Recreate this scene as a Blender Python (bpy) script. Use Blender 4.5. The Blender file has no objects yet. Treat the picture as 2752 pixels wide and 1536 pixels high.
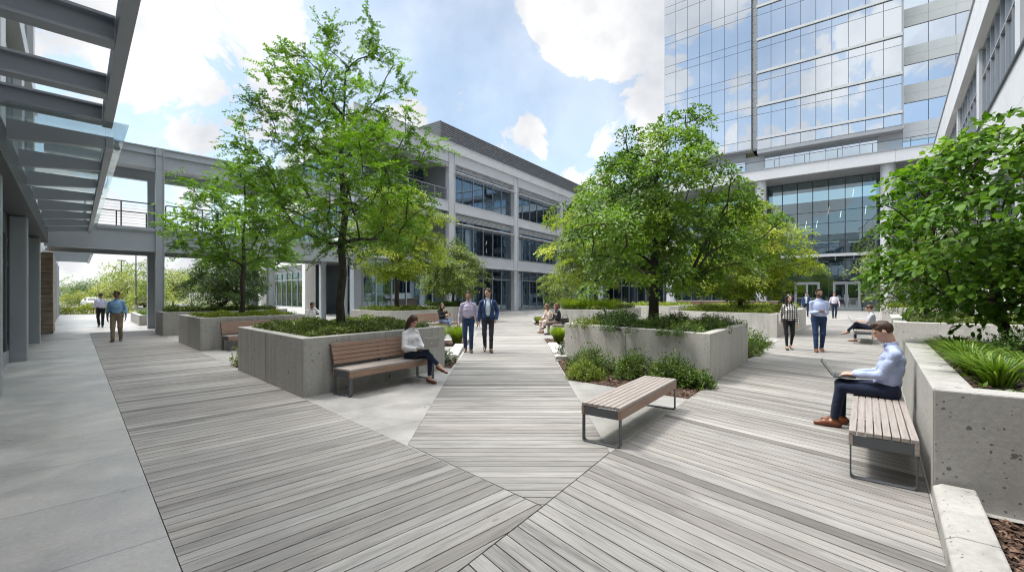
import bpy, math, random
import numpy as np
from mathutils import Vector, Matrix, geometry
from math import radians, sin, cos, pi, sqrt
random.seed(7); RNG = np.random.default_rng(11)
SC = bpy.context.scene
COL = SC.collection

# ---------------------------------------------------------------- materials
def newmat(name):
    m = bpy.data.materials.new(name); m.use_nodes = True
    nt = m.node_tree; b = nt.nodes['Principled BSDF']
    return m, nt, b

def N(nt, t, **kw):
    n = nt.nodes.new(t)
    for k, v in kw.items():
        if k[0] == '_': setattr(n, k[1:], v)
        else:
            key = int(k[1:]) if k[0] == 'i' and k[1:].isdigit() else k.replace('__', ' ')
            n.inputs[key].default_value = v
    return n

def ramp(nt, stops):
    r = nt.nodes.new('ShaderNodeValToRGB'); e = r.color_ramp.elements
    while len(e) < len(stops): e.new(0.5)
    for el, (p, c) in zip(e, stops):
        el.position = p; el.color = (*c, 1) if len(c) == 3 else c
    return r

def coords(nt, scale=(1, 1, 1), rot=(0, 0, 0), kind='Object'):
    tc = nt.nodes.new('ShaderNodeTexCoord'); mp = nt.nodes.new('ShaderNodeMapping')
    mp.inputs['Scale'].default_value = scale; mp.inputs['Rotation'].default_value = rot
    nt.links.new(tc.outputs[kind], mp.inputs['Vector']); return mp.outputs[0]

def mixc(nt, fac, a, b, mode='MIX'):
    n = nt.nodes.new('ShaderNodeMix'); n.data_type = 'RGBA'; n.blend_type = mode
    for s, v in ((n.inputs[0], fac), (n.inputs[6], a), (n.inputs[7], b)):
        if hasattr(v, 'links') or isinstance(v, bpy.types.NodeSocket): nt.links.new(v, s)
        elif isinstance(v, (int, float)): s.default_value = v
        else: s.default_value = (*v, 1)
    return n.outputs[2]

def simple(name, col, rough=0.5, metal=0.0, var=0.12, scale=3.0, bump=0.0, bscale=60, spec=0.5, stretch=(1, 1, 1)):
    m, nt, b = newmat(name)
    v = coords(nt, stretch)
    n = N(nt, 'ShaderNodeTexNoise', Scale=scale, Detail=6.0, Roughness=0.6); nt.links.new(v, n.inputs['Vector'])
    r = ramp(nt, [(0.25, [c * (1 - var) for c in col]), (0.75, [min(1, c * (1 + var)) for c in col])])
    nt.links.new(n.outputs[0], r.inputs[0]); nt.links.new(r.outputs[0], b.inputs['Base Color'])
    b.inputs['Roughness'].default_value = rough; b.inputs['Metallic'].default_value = metal
    b.inputs['Specular IOR Level'].default_value = spec
    if bump:
        n2 = N(nt, 'ShaderNodeTexNoise', Scale=bscale, Detail=5.0); nt.links.new(v, n2.inputs['Vector'])
        bp = N(nt, 'ShaderNodeBump', Strength=bump, Distance=0.01); nt.links.new(n2.outputs[0], bp.inputs['Height'])
        nt.links.new(bp.outputs[0], b.inputs['Normal'])
    return m

def concrete(name, col, pits=True, joints=None, dark=0.72):
    m, nt, b = newmat(name); L = nt.links
    v = coords(nt)
    n = N(nt, 'ShaderNodeTexNoise', Scale=1.1, Detail=8.0, Roughness=0.62); L.new(v, n.inputs['Vector'])
    r = ramp(nt, [(0.3, [c * 0.84 for c in col]), (0.55, col), (0.75, [c * 1.1 for c in col])]); L.new(n.outputs[0], r.inputs[0])
    out = r.outputs[0]
    n3 = N(nt, 'ShaderNodeTexNoise', Scale=26.0, Detail=6.0, Roughness=0.7); L.new(v, n3.inputs['Vector'])
    r3 = ramp(nt, [(0.3, (0.86, 0.86, 0.86)), (0.7, (1.08, 1.08, 1.08))]); L.new(n3.outputs[0], r3.inputs[0])
    out = mixc(nt, 1.0, out, r3.outputs[0], 'MULTIPLY')
    if pits:
        vs = coords(nt, (2.2, 2.2, 0.16))
        st = N(nt, 'ShaderNodeTexNoise', Scale=2.6, Detail=5.0, Roughness=0.55); L.new(vs, st.inputs['Vector'])
        rs = ramp(nt, [(0.36, (0.8, 0.8, 0.79)), (0.5, (1, 1, 1))]); L.new(st.outputs[0], rs.inputs[0])
        out = mixc(nt, 0.8, out, rs.outputs[0], 'MULTIPLY')
        nd_ = N(nt, 'ShaderNodeTexNoise', Scale=55.0, Detail=2.0); L.new(v, nd_.inputs['Vector']); dsc = N(nt, 'ShaderNodeVectorMath', _operation='SCALE'); dsc.inputs['Scale'].default_value = 0.02; L.new(nd_.outputs['Color'], dsc.inputs[0]); vd_ = N(nt, 'ShaderNodeVectorMath', _operation='ADD'); L.new(v, vd_.inputs[0]); L.new(dsc.outputs[0], vd_.inputs[1])
        for sc, th, so in ((11.0, 0.26, 0.66), (34.0, 0.34, 0.70), (5.1, 0.13, 0.6)):
            vo = N(nt, 'ShaderNodeTexVoronoi', Scale=sc, Randomness=1.0); L.new(vd_.outputs[0], vo.inputs['Vector'])
            sep = N(nt, 'ShaderNodeSeparateColor'); L.new(vo.outputs['Color'], sep.inputs[0])
            mx = N(nt, 'ShaderNodeMapRange', i1=so, i2=1.0, i3=0.0, i4=th); L.new(sep.outputs[0], mx.inputs[0])
            lt = N(nt, 'ShaderNodeMath', _operation='LESS_THAN'); L.new(vo.outputs['Distance'], lt.inputs[0]); L.new(mx.outputs[0], lt.inputs[1])
            f = N(nt, 'ShaderNodeMath', _operation='MULTIPLY', i1=0.8); L.new(lt.outputs[0], f.inputs[0])
            out = mixc(nt, f.outputs[0], out, [c * 0.22 for c in col])
    if joints:
        ang, sx, sy = joints
        vj = coords(nt, (1, 1, 1), (0, 0, ang)); vj.node.inputs['Location'].default_value = (0.35, 31.0, 0)
        br = N(nt, 'ShaderNodeTexBrick', Scale=1.0, Mortar__Size=0.004, Brick__Width=sx, Row__Height=sy, Bias=0.0)
        br.offset = 0.0; br.squash = 1.0
        br.inputs['Color1'].default_value = (1, 1, 1, 1); br.inputs['Color2'].default_value = (0.9, 0.9, 0.91, 1); br.inputs['Mortar'].default_value = (0.3, 0.3, 0.3, 1)
        L.new(vj, br.inputs['Vector'])
        out = mixc(nt, 1.0, out, br.outputs[0], 'MULTIPLY')
        # water marks
        wn = N(nt, 'ShaderNodeTexNoise', Scale=0.8, Detail=6.0, Roughness=0.58, Distortion=1.0); L.new(v, wn.inputs['Vector'])
        wr = ramp(nt, [(0.40, (0.78, 0.795, 0.81)), (0.50, (0.97, 0.98, 0.99)), (0.54, (1, 0.99, 0.965)), (0.60, (1.16, 1.16, 1.17))]); L.new(wn.outputs[0], wr.inputs[0])
        out = mixc(nt, 0.8, out, wr.outputs[0], 'MULTIPLY')
    L.new(out, b.inputs['Base Color'])
    rr = N(nt, 'ShaderNodeMapRange', i1=0.3, i2=0.7, i3=0.55, i4=0.85); L.new(n.outputs[0], rr.inputs[0]); L.new(rr.outputs[0], b.inputs['Roughness'])
    if joints:
        rr.inputs[3].default_value = 0.24; rr.inputs[4].default_value = 0.6
    bp = N(nt, 'ShaderNodeBump', Strength=0.25, Distance=0.01); L.new(n3.outputs[0], bp.inputs['Height']); L.new(bp.outputs[0], b.inputs['Normal'])
    return m

def deckwood(name, warm=0.0):
    m, nt, b = newmat(name); L = nt.links
    at = N(nt, 'ShaderNodeAttribute', _attribute_name='rnd')
    tc = N(nt, 'ShaderNodeTexCoord')
    off = N(nt, 'ShaderNodeCombineXYZ'); mu = N(nt, 'ShaderNodeMath', _operation='MULTIPLY', i1=137.0)
    L.new(at.outputs['Fac'], mu.inputs[0]); L.new(mu.outputs[0], off.inputs[0]); L.new(mu.outputs[0], off.inputs[2])
    ad = N(nt, 'ShaderNodeVectorMath', _operation='ADD'); L.new(tc.outputs['Object'], ad.inputs[0]); L.new(off.outputs[0], ad.inputs[1])
    def stretched(sx, sy, scale, det, dist=0.0):
        mp = N(nt, 'ShaderNodeMapping'); mp.inputs['Scale'].default_value = (sx, sy, 1); L.new(ad.outputs[0], mp.inputs['Vector'])
        n = N(nt, 'ShaderNodeTexNoise', Scale=scale, Detail=det, Roughness=0.65, Distortion=dist); L.new(mp.outputs[0], n.inputs['Vector']); return n.outputs[0]
    g1 = stretched(0.9, 26, 2.2, 8, 0.35); g2 = stretched(0.5, 3.5, 1.6, 4, 0.6); g3 = stretched(2.5, 130, 2.0, 4)
    base = ramp(nt, [(0.0, (0.175, 0.168, 0.162)), (0.3, (0.27, 0.262, 0.254)), (0.62, (0.335, 0.327, 0.318)), (1.0, (0.40, 0.392, 0.382))]); L.new(at.outputs['Fac'], base.inputs[0])
    r1 = ramp(nt, [(0.30, (0.38, 0.36, 0.345)), (0.44, (0.86, 0.855, 0.85)), (0.7, (1.16, 1.16, 1.16))]); L.new(g1, r1.inputs[0])
    r2 = ramp(nt, [(0.3, (0.64, 0.63, 0.625)), (0.48, (0.97, 0.97, 0.97)), (0.72, (1.14, 1.12, 1.1))]); L.new(g2, r2.inputs[0])
    r3 = ramp(nt, [(0.3, (0.8, 0.79, 0.78)), (0.6, (1.05, 1.05, 1.05))]); L.new(g3, r3.inputs[0])
    c = mixc(nt, 0.85, base.outputs[0], r1.outputs[0], 'MULTIPLY'); c = mixc(nt, 1.0, c, r2.outputs[0], 'MULTIPLY'); c = mixc(nt, 0.8, c, r3.outputs[0], 'MULTIPLY')
    # a few boards still brown
    wn = N(nt, 'ShaderNodeTexWhiteNoise', _noise_dimensions='1D'); L.new(mu.outputs[0], wn.inputs['W'])
    th = N(nt, 'ShaderNodeMapRange', i1=0.55, i2=1.0, i3=0.0, i4=0.45); L.new(wn.outputs[0], th.inputs[0])
    c = mixc(nt, th.outputs[0], c, (1.02, 0.975, 0.925), 'MULTIPLY'); c = mixc(nt, 1.0, c, (0.985, 0.985, 0.958), 'MULTIPLY')
    # soft traffic wear across boards, knots
    wv = coords(nt); wn2 = N(nt, 'ShaderNodeTexNoise', Scale=0.45, Detail=4.0); L.new(wv, wn2.inputs['Vector'])
    wr = ramp(nt, [(0.35, (0.86, 0.86, 0.87)), (0.65, (1.06, 1.06, 1.06))]); L.new(wn2.outputs[0], wr.inputs[0])
    c = mixc(nt, 1.0, c, wr.outputs[0], 'MULTIPLY')
    vk = N(nt, 'ShaderNodeMapping'); vk.inputs['Scale'].default_value = (1, 2.6, 1); L.new(ad.outputs[0], vk.inputs['Vector'])
    vo = N(nt, 'ShaderNodeTexVoronoi', Scale=1.3); L.new(vk.outputs[0], vo.inputs['Vector'])
    kn = N(nt, 'ShaderNodeMapRange', i1=0.03, i2=0.06, i3=0.55, i4=0.0); L.new(vo.outputs['Distance'], kn.inputs[0])
    c = mixc(nt, kn.outputs[0], c, (0.14, 0.125, 0.115))
    L.new(c, b.inputs['Base Color'])
    b.inputs['Roughness'].default_value = 0.68; b.inputs['Specular IOR Level'].default_value = 0.35
    bp = N(nt, 'ShaderNodeBump', Strength=0.35, Distance=0.006); L.new(g1, bp.inputs['Height']); L.new(bp.outputs[0], b.inputs['Normal'])
    return m

def benchwood(name, col):
    m, nt, b = newmat(name); L = nt.links
    v = coords(nt, (1.2, 22, 22)); n = N(nt, 'ShaderNodeTexNoise', Scale=2.0, Detail=6.0, Roughness=0.6, Distortion=0.3); L.new(v, n.inputs['Vector'])
    r = ramp(nt, [(0.25, [c * 0.68 for c in col]), (0.5, col), (0.8, [c * 1.22 for c in col])]); L.new(n.outputs[0], r.inputs[0])
    L.new(r.outputs[0], b.inputs['Base Color']); b.inputs['Roughness'].default_value = 0.5
    return m

def glass_thin(name, tint, rmin=0.06, rmax=0.85, gcol=(0.9, 0.95, 1.0), ior=1.6, wav=0.0):
    """one sheet of glazing: clear through the middle, mirror-like towards grazing"""
    m, nt, b = newmat(name); L = nt.links
    nt.nodes.remove(b); out = nt.nodes['Material Output']
    tr = N(nt, 'ShaderNodeBsdfTransparent'); tr.inputs[0].default_value = (*tint, 1)
    gl = N(nt, 'ShaderNodeBsdfGlossy', Roughness=0.015); gl.inputs[0].default_value = (*gcol, 1)
    fr = N(nt, 'ShaderNodeFresnel', IOR=ior)
    mr = N(nt, 'ShaderNodeMapRange', i1=0.0, i2=1.0, i3=rmin, i4=rmax); L.new(fr.outputs[0], mr.inputs[0])
    mx = N(nt, 'ShaderNodeMixShader'); L.new(mr.outputs[0], mx.inputs[0]); L.new(tr.outputs[0], mx.inputs[1]); L.new(gl.outputs[0], mx.inputs[2])
    L.new(mx.outputs[0], out.inputs['Surface'])
    if wav:
        v = coords(nt); n = N(nt, 'ShaderNodeTexNoise', Scale=0.55, Detail=2.0); L.new(v, n.inputs['Vector'])
        bp = N(nt, 'ShaderNodeBump', Strength=wav, Distance=0.05); L.new(n.outputs[0], bp.inputs['Height']); L.new(bp.outputs[0], gl.inputs['Normal'])
    return m

def mirror_glass(name, col, rough=0.02, wav=0.06, ws=0.35):
    m, nt, b = newmat(name); L = nt.links
    b.inputs['Base Color'].default_value = (*col, 1); b.inputs['Metallic'].default_value = 1.0; b.inputs['Roughness'].default_value = rough
    v = coords(nt); n = N(nt, 'ShaderNodeTexNoise', Scale=ws, Detail=2.0); L.new(v, n.inputs['Vector'])
    bp = N(nt, 'ShaderNodeBump', Strength=wav, Distance=0.08); L.new(n.outputs[0], bp.inputs['Height']); L.new(bp.outputs[0], b.inputs['Normal'])
    return m

def leafmat(name, stops, trans=0.35, rough=0.45, spec=0.4, attr='rnd'):
    m, nt, b = newmat(name); L = nt.links; out = nt.nodes['Material Output']
    at = N(nt, 'ShaderNodeAttribute', _attribute_name=attr)
    r = ramp(nt, stops); L.new(at.outputs['Fac'], r.inputs[0])
    L.new(r.outputs[0], b.inputs['Base Color']); b.inputs['Roughness'].default_value = rough; b.inputs['Specular IOR Level'].default_value = spec
    t = N(nt, 'ShaderNodeBsdfTranslucent')
    c = mixc(nt, 1.0, r.outputs[0], (1.25, 1.35, 0.5), 'MULTIPLY'); L.new(c, t.inputs[0])
    mx = N(nt, 'ShaderNodeMixShader', i0=trans); L.new(b.outputs[0], mx.inputs[1]); L.new(t.outputs[0], mx.inputs[2])
    L.new(mx.outputs[0], out.inputs['Surface'])
    return m

M = {}
M['deck'] = deckwood('weathered_deck_wood')
M['pave'] = concrete('paving_concrete', (0.40, 0.388, 0.368), pits=False, joints=(radians(45), 1.15, 60.0))
M['conc'] = concrete('cast_concrete', (0.40, 0.39, 0.365))
M['conc_l'] = concrete('pale_concrete', (0.50, 0.485, 0.45))
M['steel'] = simple('charcoal_steel', (0.085, 0.09, 0.098), 0.42, 0.0, 0.1, 4, 0.03)
M['greymetal'] = simple('blue_grey_painted_steel', (0.33, 0.36, 0.40), 0.4, 0.0, 0.06, 1.5)
M['bridge'] = simple('pale_grey_painted_steel', (0.43, 0.465, 0.505), 0.42, 0.0, 0.06, 1.5)
M['darkmetal'] = simple('dark_grey_painted_steel', (0.10, 0.105, 0.115), 0.42, 0.0, 0.08, 2)
M['silver'] = simple('silver_grey_cladding', (0.56, 0.575, 0.60), 0.42, 0.0, 0.05, 0.7)
M['silver_d'] = simple('mid_grey_cladding', (0.33, 0.34, 0.36), 0.45, 0.0, 0.06, 0.9)
M['panel'] = simple('pale_cladding_panel', (0.62, 0.63, 0.645), 0.5, 0.0, 0.05, 0.6)
M['white'] = simple('white_render', (0.74, 0.73, 0.70), 0.6, 0.0, 0.05, 0.8)
M['mullion'] = simple('mullion_metal', (0.36, 0.38, 0.41), 0.4, 0.3, 0.03, 2)
M['mull_d'] = simple('dark_mullion_metal', (0.045, 0.052, 0.062), 0.4, 0.2, 0.05, 2)
M['louvre'] = simple('louvre_metal', (0.17, 0.175, 0.187), 0.45, 0.0, 0.06, 1)
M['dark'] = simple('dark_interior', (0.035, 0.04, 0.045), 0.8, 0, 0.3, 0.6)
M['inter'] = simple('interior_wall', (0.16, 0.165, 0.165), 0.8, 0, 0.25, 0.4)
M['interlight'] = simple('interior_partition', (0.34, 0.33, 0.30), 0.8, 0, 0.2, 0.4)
M['glass_b'] = glass_thin('blue_window_glass', (0.36, 0.47, 0.53), 0.30, 0.92, (0.58, 0.74, 0.88), 1.55, 0.05)
M['glass_g'] = glass_thin('green_window_glass', (0.42, 0.57, 0.60), 0.30, 0.9, (0.66, 0.80, 0.86), 1.5, 0.05)
M['glass_clear'] = glass_thin('canopy_glass', (0.90, 0.945, 0.935), 0.05, 0.55, (0.92, 0.95, 0.95), 1.45)
M['glass_rail'] = glass_thin('railing_glass', (0.8, 0.87, 0.88), 0.12, 0.8, (0.9, 0.95, 1.0), 1.5)
M['tower_glass'] = mirror_glass('tower_mirror_glass', (0.66, 0.71, 0.77))
M['tower_glass2'] = mirror_glass('tower_side_mirror_glass', (0.60, 0.68, 0.78), 0.02, 0.05, 0.5)
M['spandrel'] = mirror_glass('tower_spandrel_glass', (0.62, 0.68, 0.75), 0.05, 0.04)
M['soil'] = simple('dark_soil', (0.045, 0.034, 0.026), 0.95, 0, 0.4, 12, 0.6, 80)
M['mulch'] = simple('bark_mulch', (0.085, 0.052, 0.036), 0.9, 0, 0.5, 40, 1.0, 120)
M['bwood'] = benchwood('bench_hardwood', (0.28, 0.178, 0.128))
M['bwood_g'] = benchwood('bench_weathered_wood', (0.33, 0.29, 0.265))
M['stone'] = simple('brown_sandstone', (0.43, 0.345, 0.265), 0.85, 0, 0.4, 2.2, 0.5, 30, 0.2, (1, 1, 5))

# ---------------------------------------------------------------- mesh builder
def mk(name, me, parent=None, mats=()):
    for x in mats: me.materials.append(x)
    o = bpy.data.objects.new(name, me); COL.objects.link(o)
    if parent is not None: o.parent = parent
    return o

class MB:
    def __init__(s): s.v = []; s.f = []; s.mi = []
    def add(s, vs, fs, mi=0):
        b = len(s.v); s.v += [tuple(x) for x in vs]; s.f += [tuple(b + i for i in q) for q in fs]; s.mi += [mi] * len(fs); return s
    def box(s, x0, x1, y0, y1, z0, z1, mi=0, T=None):
        vs = [Vector((x, y, z)) for z in (z0, z1) for y in (y0, y1) for x in (x0, x1)]
        if T: vs = [T @ v for v in vs]
        return s.add(vs, [(0, 2, 3, 1), (4, 5, 7, 6), (0, 1, 5, 4), (2, 6, 7, 3), (0, 4, 6, 2), (1, 3, 7, 5)], mi)
    def bar(s, a, b, w, h=None, up=(0, 0, 1), mi=0):
        a = Vector(a); b = Vector(b); h = h or w; d = (b - a).normalized(); up = Vector(up)
        if abs(d.dot(up)) > 0.99: up = Vector((1, 0, 0))
        sd = d.cross(up).normalized(); u = sd.cross(d)
        vs = [p + sd * (i * w / 2) + u * (j * h / 2) for p in (a, b) for i, j in ((-1, -1), (1, -1), (1, 1), (-1, 1))]
        return s.add(vs, [(3, 2, 1, 0), (4, 5, 6, 7), (0, 1, 5, 4), (1, 2, 6, 5), (2, 3, 7, 6), (3, 0, 4, 7)], mi)
    def tube(s, pts, rad, n=8, mi=0, cap=True):
        pts = [Vector(p) for p in pts]; rs = rad if hasattr(rad, '__len__') else [rad] * len(pts)
        b = len(s.v); t0 = None
        for i, p in enumerate(pts):
            d = (pts[min(i + 1, len(pts) - 1)] - pts[max(i - 1, 0)]).normalized()
            if t0 is None: t0 = d.orthogonal().normalized()
            t0 = (t0 - d * t0.dot(d)).normalized(); q = d.cross(t0)
            for k in range(n):
                a = 2 * pi * k / n; s.v.append(tuple(p + (t0 * cos(a) + q * sin(a)) * rs[i]))
        for i in range(len(pts) - 1):
            for k in range(n):
                k2 = (k + 1) % n; s.f.append((b + i * n + k, b + i * n + k2, b + (i + 1) * n + k2, b + (i + 1) * n + k)); s.mi.append(mi)
        if cap:
            s.f.append(tuple(b + k for k in range(n))[::-1]); e = b + (len(pts) - 1) * n; s.f.append(tuple(e + k for k in range(n))); s.mi += [mi, mi]
        return s
    def prism(s, poly, z0, z1, mi=0):
        n = len(poly); area = sum(poly[i][0] * poly[(i + 1) % n][1] - poly[(i + 1) % n][0] * poly[i][1] for i in range(n))
        if area < 0: poly = poly[::-1]
        vs = [(p[0], p[1], z0) for p in poly] + [(p[0], p[1], z1) for p in poly]
        return s.add(vs, [tuple(range(n))[::-1], tuple(range(n, 2 * n))] + [(i, (i + 1) % n, n + (i + 1) % n, n + i) for i in range(n)], mi)
    def build(s, name, mats, parent=None, smooth=False, bevel=0.0):
        me = bpy.data.meshes.new(name); me.from_pydata(s.v, [], s.f); me.update()
        mats = mats if isinstance(mats, (list, tuple)) else [mats]
        o = mk(name, me, parent, mats)
        if len(mats) > 1: me.polygons.foreach_set('material_index', s.mi)
        if smooth:
            me.polygons.foreach_set('use_smooth', [True] * len(me.polygons))
            try: me.set_sharp_from_angle(angle=radians(40))
            except Exception: pass
        if bevel:
            md = o.modifiers.new('Bevel', 'BEVEL'); md.width = bevel; md.segments = 2; md.limit_method = 'ANGLE'; md.angle_limit = radians(50)
        return o

def npmesh(name, V, Fq, mats, parent=None, rnd=None, smooth=False):
    """V (n,3), Fq (m,k) -> mesh via foreach_set, rnd (m,) -> face attribute"""
    V = np.asarray(V, np.float32); Fq = np.asarray(Fq, np.int32); m, k = Fq.shape
    me = bpy.data.meshes.new(name); me.vertices.add(len(V)); me.vertices.foreach_set('co', V.ravel())
    me.loops.add(m * k); me.loops.foreach_set('vertex_index', Fq.ravel())
    me.polygons.add(m); me.polygons.foreach_set('loop_start', np.arange(0, m * k, k, dtype=np.int32)); me.polygons.foreach_set('loop_total', np.full(m, k, np.int32))
    if smooth: me.polygons.foreach_set('use_smooth', np.ones(m, bool))
    me.update(calc_edges=True)
    if rnd is not None:
        a = me.attributes.new('rnd', 'FLOAT', 'FACE'); a.data.foreach_set('value', np.asarray(rnd, np.float32))
    return mk(name, me, parent, mats if isinstance(mats, (list, tuple)) else [mats])

def tag(o, label=None, cat=None, group=None, kind=None):
    if label: o['label'] = label
    if cat: o['category'] = cat
    if group: o['group'] = group
    if kind: o['kind'] = kind
    return o

def thing(name, label, cat, loc=(0, 0, 0), rz=0.0, group=None, frame=None):
    o = bpy.data.objects.new(name, None); COL.objects.link(o); o.empty_display_size = 0.2
    if frame is not None: o.matrix_world = frame
    else: o.location = loc; o.rotation_euler = (0, 0, rz)
    return tag(o, label, cat, group)

def copy_tree(o, parent=None):
    c = o.copy(); COL.objects.link(c); c.parent = parent
    for ch in [x for x in bpy.data.objects if x.parent == o]: copy_tree(ch, c)
    return c

def frame(origin, ex):
    ex = Vector((ex[0], ex[1], 0)).normalized(); ez = Vector((0, 0, 1)); ey = ez.cross(ex)
    m = Matrix.Identity(4)
    for i in range(3): m[i][0] = ex[i]; m[i][1] = ey[i]; m[i][2] = ez[i]; m[i][3] = (Vector(origin) if len(origin) == 3 else Vector((*origin, 0)))[i]
    return m

# ---------------------------------------------------------------- camera, light, sky
cam_d = bpy.data.cameras.new('camera'); cam = bpy.data.objects.new('camera', cam_d); COL.objects.link(cam)
cam.location = (0, 0, 1.65); cam.rotation_euler = (radians(90), 0, 0)
cam_d.sensor_width = 36; cam_d.lens = 36 * 1100 / 2576; cam_d.shift_y = 23 / 2576; cam_d.clip_end = 3000; cam_d.clip_start = 0.05
SC.camera = cam
SUN_EL = radians(64); SUN_H = Vector((0.95, -0.30)).normalized()      # horizontal direction the light travels
sd = bpy.data.lights.new('sun', 'SUN'); sd.energy = 1.5; sd.angle = radians(10); sd.color = (1.0, 0.955, 0.88)
so = bpy.data.objects.new('sun', sd); COL.objects.link(so)
so.rotation_euler = Vector((SUN_H.x * cos(SUN_EL), SUN_H.y * cos(SUN_EL), -sin(SUN_EL))).to_track_quat('-Z', 'Y').to_euler()
W = bpy.data.worlds.new('World'); SC.world = W; W.use_nodes = True
nt = W.node_tree; L = nt.links; bg = nt.nodes['Background']
sky = N(nt, 'ShaderNodeTexSky', _sky_type='NISHITA'); sky.sun_disc = False
sky.sun_elevation = SUN_EL; sky.sun_rotation = math.atan2(-SUN_H.x, -SUN_H.y); sky.air_density = 1.0; sky.dust_density = 0.6; sky.ozone_density = 1.2
tc = N(nt, 'ShaderNodeTexCoord'); vdir = tc.outputs['Generated']
def blob(px, py, r, w=1.0, soft=0.55):
    d = Vector(((px - 1288) / 1100, 1, (742 - py) / 1100)).normalized()
    return d, r, w, soft
BL = [blob(455, 120, 8.80), blob(340, 60, 7.0), blob(590, 60, 7.20), blob(160, 60, 5.6, .85), blob(560, 190, 6.00), blob(670, 60, 4.80), blob(640, 230, 4.80, .9), blob(400, 300, 2.08, .85), blob(450, 325, 2.08, .85), blob(505, 355, 1.60, .8), blob(330, 530, 7.20, .75), blob(600, 330, 3.20, .6),
      blob(1480, 50, 5.20), blob(1600, 50, 5.60), blob(1390, 30, 3.60), blob(1560, 125, 3.20), blob(1630, 305, 4.16), blob(1545, 365, 3.68), blob(1660, 260, 3.60), blob(1480, 430, 3.20, .75), blob(1330, 362, 2.72, .8), blob(1275, 350, 1.76, .7), blob(1020, 300, 2.56, .9), blob(1800, 100, 4.00), blob(680, 60, 4.00, .9)]
for az, el, r in ((-128, 36, 7), (-140, 17, 7), (-154, 34, 7), (-168, 24, 8), (-148, 24, 4), (-122, 22, 5), (-110, 60, 15), (160, 55, 16), (120, 35, 13), (90, 60, 18), (-98, 30, 9), (-132, 10, 5), (-60, 65, 12), (75, 35, 10), (140, 18, 11), (-143, 52, 7), (20, 80, 10), (-178, 46, 9)):
    a = radians(az); e = radians(el); BL.append((Vector((sin(a) * cos(e), cos(a) * cos(e), sin(e))), r, .95, .55))
acc = None
for d, r, w, soft in BL:
    dp = N(nt, 'ShaderNodeVectorMath', _operation='DOT_PRODUCT'); L.new(vdir, dp.inputs[0]); dp.inputs[1].default_value = d
    mr = N(nt, 'ShaderNodeMapRange', _interpolation_type='SMOOTHSTEP', i1=cos(radians(r * 1.75)), i2=cos(radians(r * .08)), i3=0.0, i4=w); L.new(dp.outputs['Value'], mr.inputs[0])
    if acc is None: acc = mr.outputs[0]
    else:
        mx = N(nt, 'ShaderNodeMath', _operation='MAXIMUM'); L.new(acc, mx.inputs[0]); L.new(mr.outputs[0], mx.inputs[1]); acc = mx.outputs[0]
n1 = N(nt, 'ShaderNodeTexNoise', Scale=6.0, Detail=13.0, Roughness=0.62, Distortion=0.5); L.new(vdir, n1.inputs['Vector'])
n2 = N(nt, 'ShaderNodeTexNoise', Scale=2.6, Detail=6.0, Roughness=0.55); L.new(vdir, n2.inputs['Vector'])
s1 = N(nt, 'ShaderNodeMath', _operation='MULTIPLY_ADD', i1=3.7, i2=-1.85); L.new(n1.outputs[0], s1.inputs[0])
s2 = N(nt, 'ShaderNodeMath', _operation='ADD'); L.new(acc, s2.inputs[0]); L.new(s1.outputs[0], s2.inputs[1])
cm = N(nt, 'ShaderNodeMapRange', _interpolation_type='SMOOTHSTEP', i1=0.42, i2=0.80, i3=0.0, i4=1.0); L.new(s2.outputs[0], cm.inputs[0])
# thin veil and bright low sky
vl = N(nt, 'ShaderNodeMapRange', i1=0.35, i2=0.75, i3=0.36, i4=0.62); L.new(n2.outputs[0], vl.inputs[0])
sep = N(nt, 'ShaderNodeSeparateXYZ'); L.new(vdir, sep.inputs[0])
hz = N(nt, 'ShaderNodeMapRange', _interpolation_type='SMOOTHSTEP', i1=0.0, i2=0.42, i3=0.75, i4=0.0); L.new(sep.outputs[2], hz.inputs[0])
mm = N(nt, 'ShaderNodeMath', _operation='MAXIMUM'); L.new(vl.outputs[0], mm.inputs[0]); L.new(hz.outputs[0], mm.inputs[1])
cm2 = N(nt, 'ShaderNodeMath', _operation='MAXIMUM'); L.new(cm.outputs[0], cm2.inputs[0]); L.new(mm.outputs[0], cm2.inputs[1])
shade = ramp(nt, [(0.37, (0.325, 0.338, 0.362)), (0.50, (0.42, 0.425, 0.435)), (0.63, (0.535, 0.535, 0.535))])
n3 = N(nt, 'ShaderNodeTexNoise', Scale=4.2, Detail=8.0, Roughness=0.55); mp = N(nt, 'ShaderNodeMapping'); mp.inputs['Location'].default_value = (3.1, 0.4, 7.7); L.new(vdir, mp.inputs['Vector']); L.new(mp.outputs[0], n3.inputs['Vector'])
L.new(n3.outputs[0], shade.inputs[0])
skm = N(nt, 'ShaderNodeVectorMath', _operation='SCALE'); skm.inputs['Scale'].default_value = 0.10; L.new(sky.outputs[0], skm.inputs[0])
skt = mixc(nt, 1.0, skm.outputs[0], (0.94, 1.08, 1.04), 'MULTIPLY')
fin = mixc(nt, cm2.outputs[0], skt, shade.outputs[0])
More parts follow.
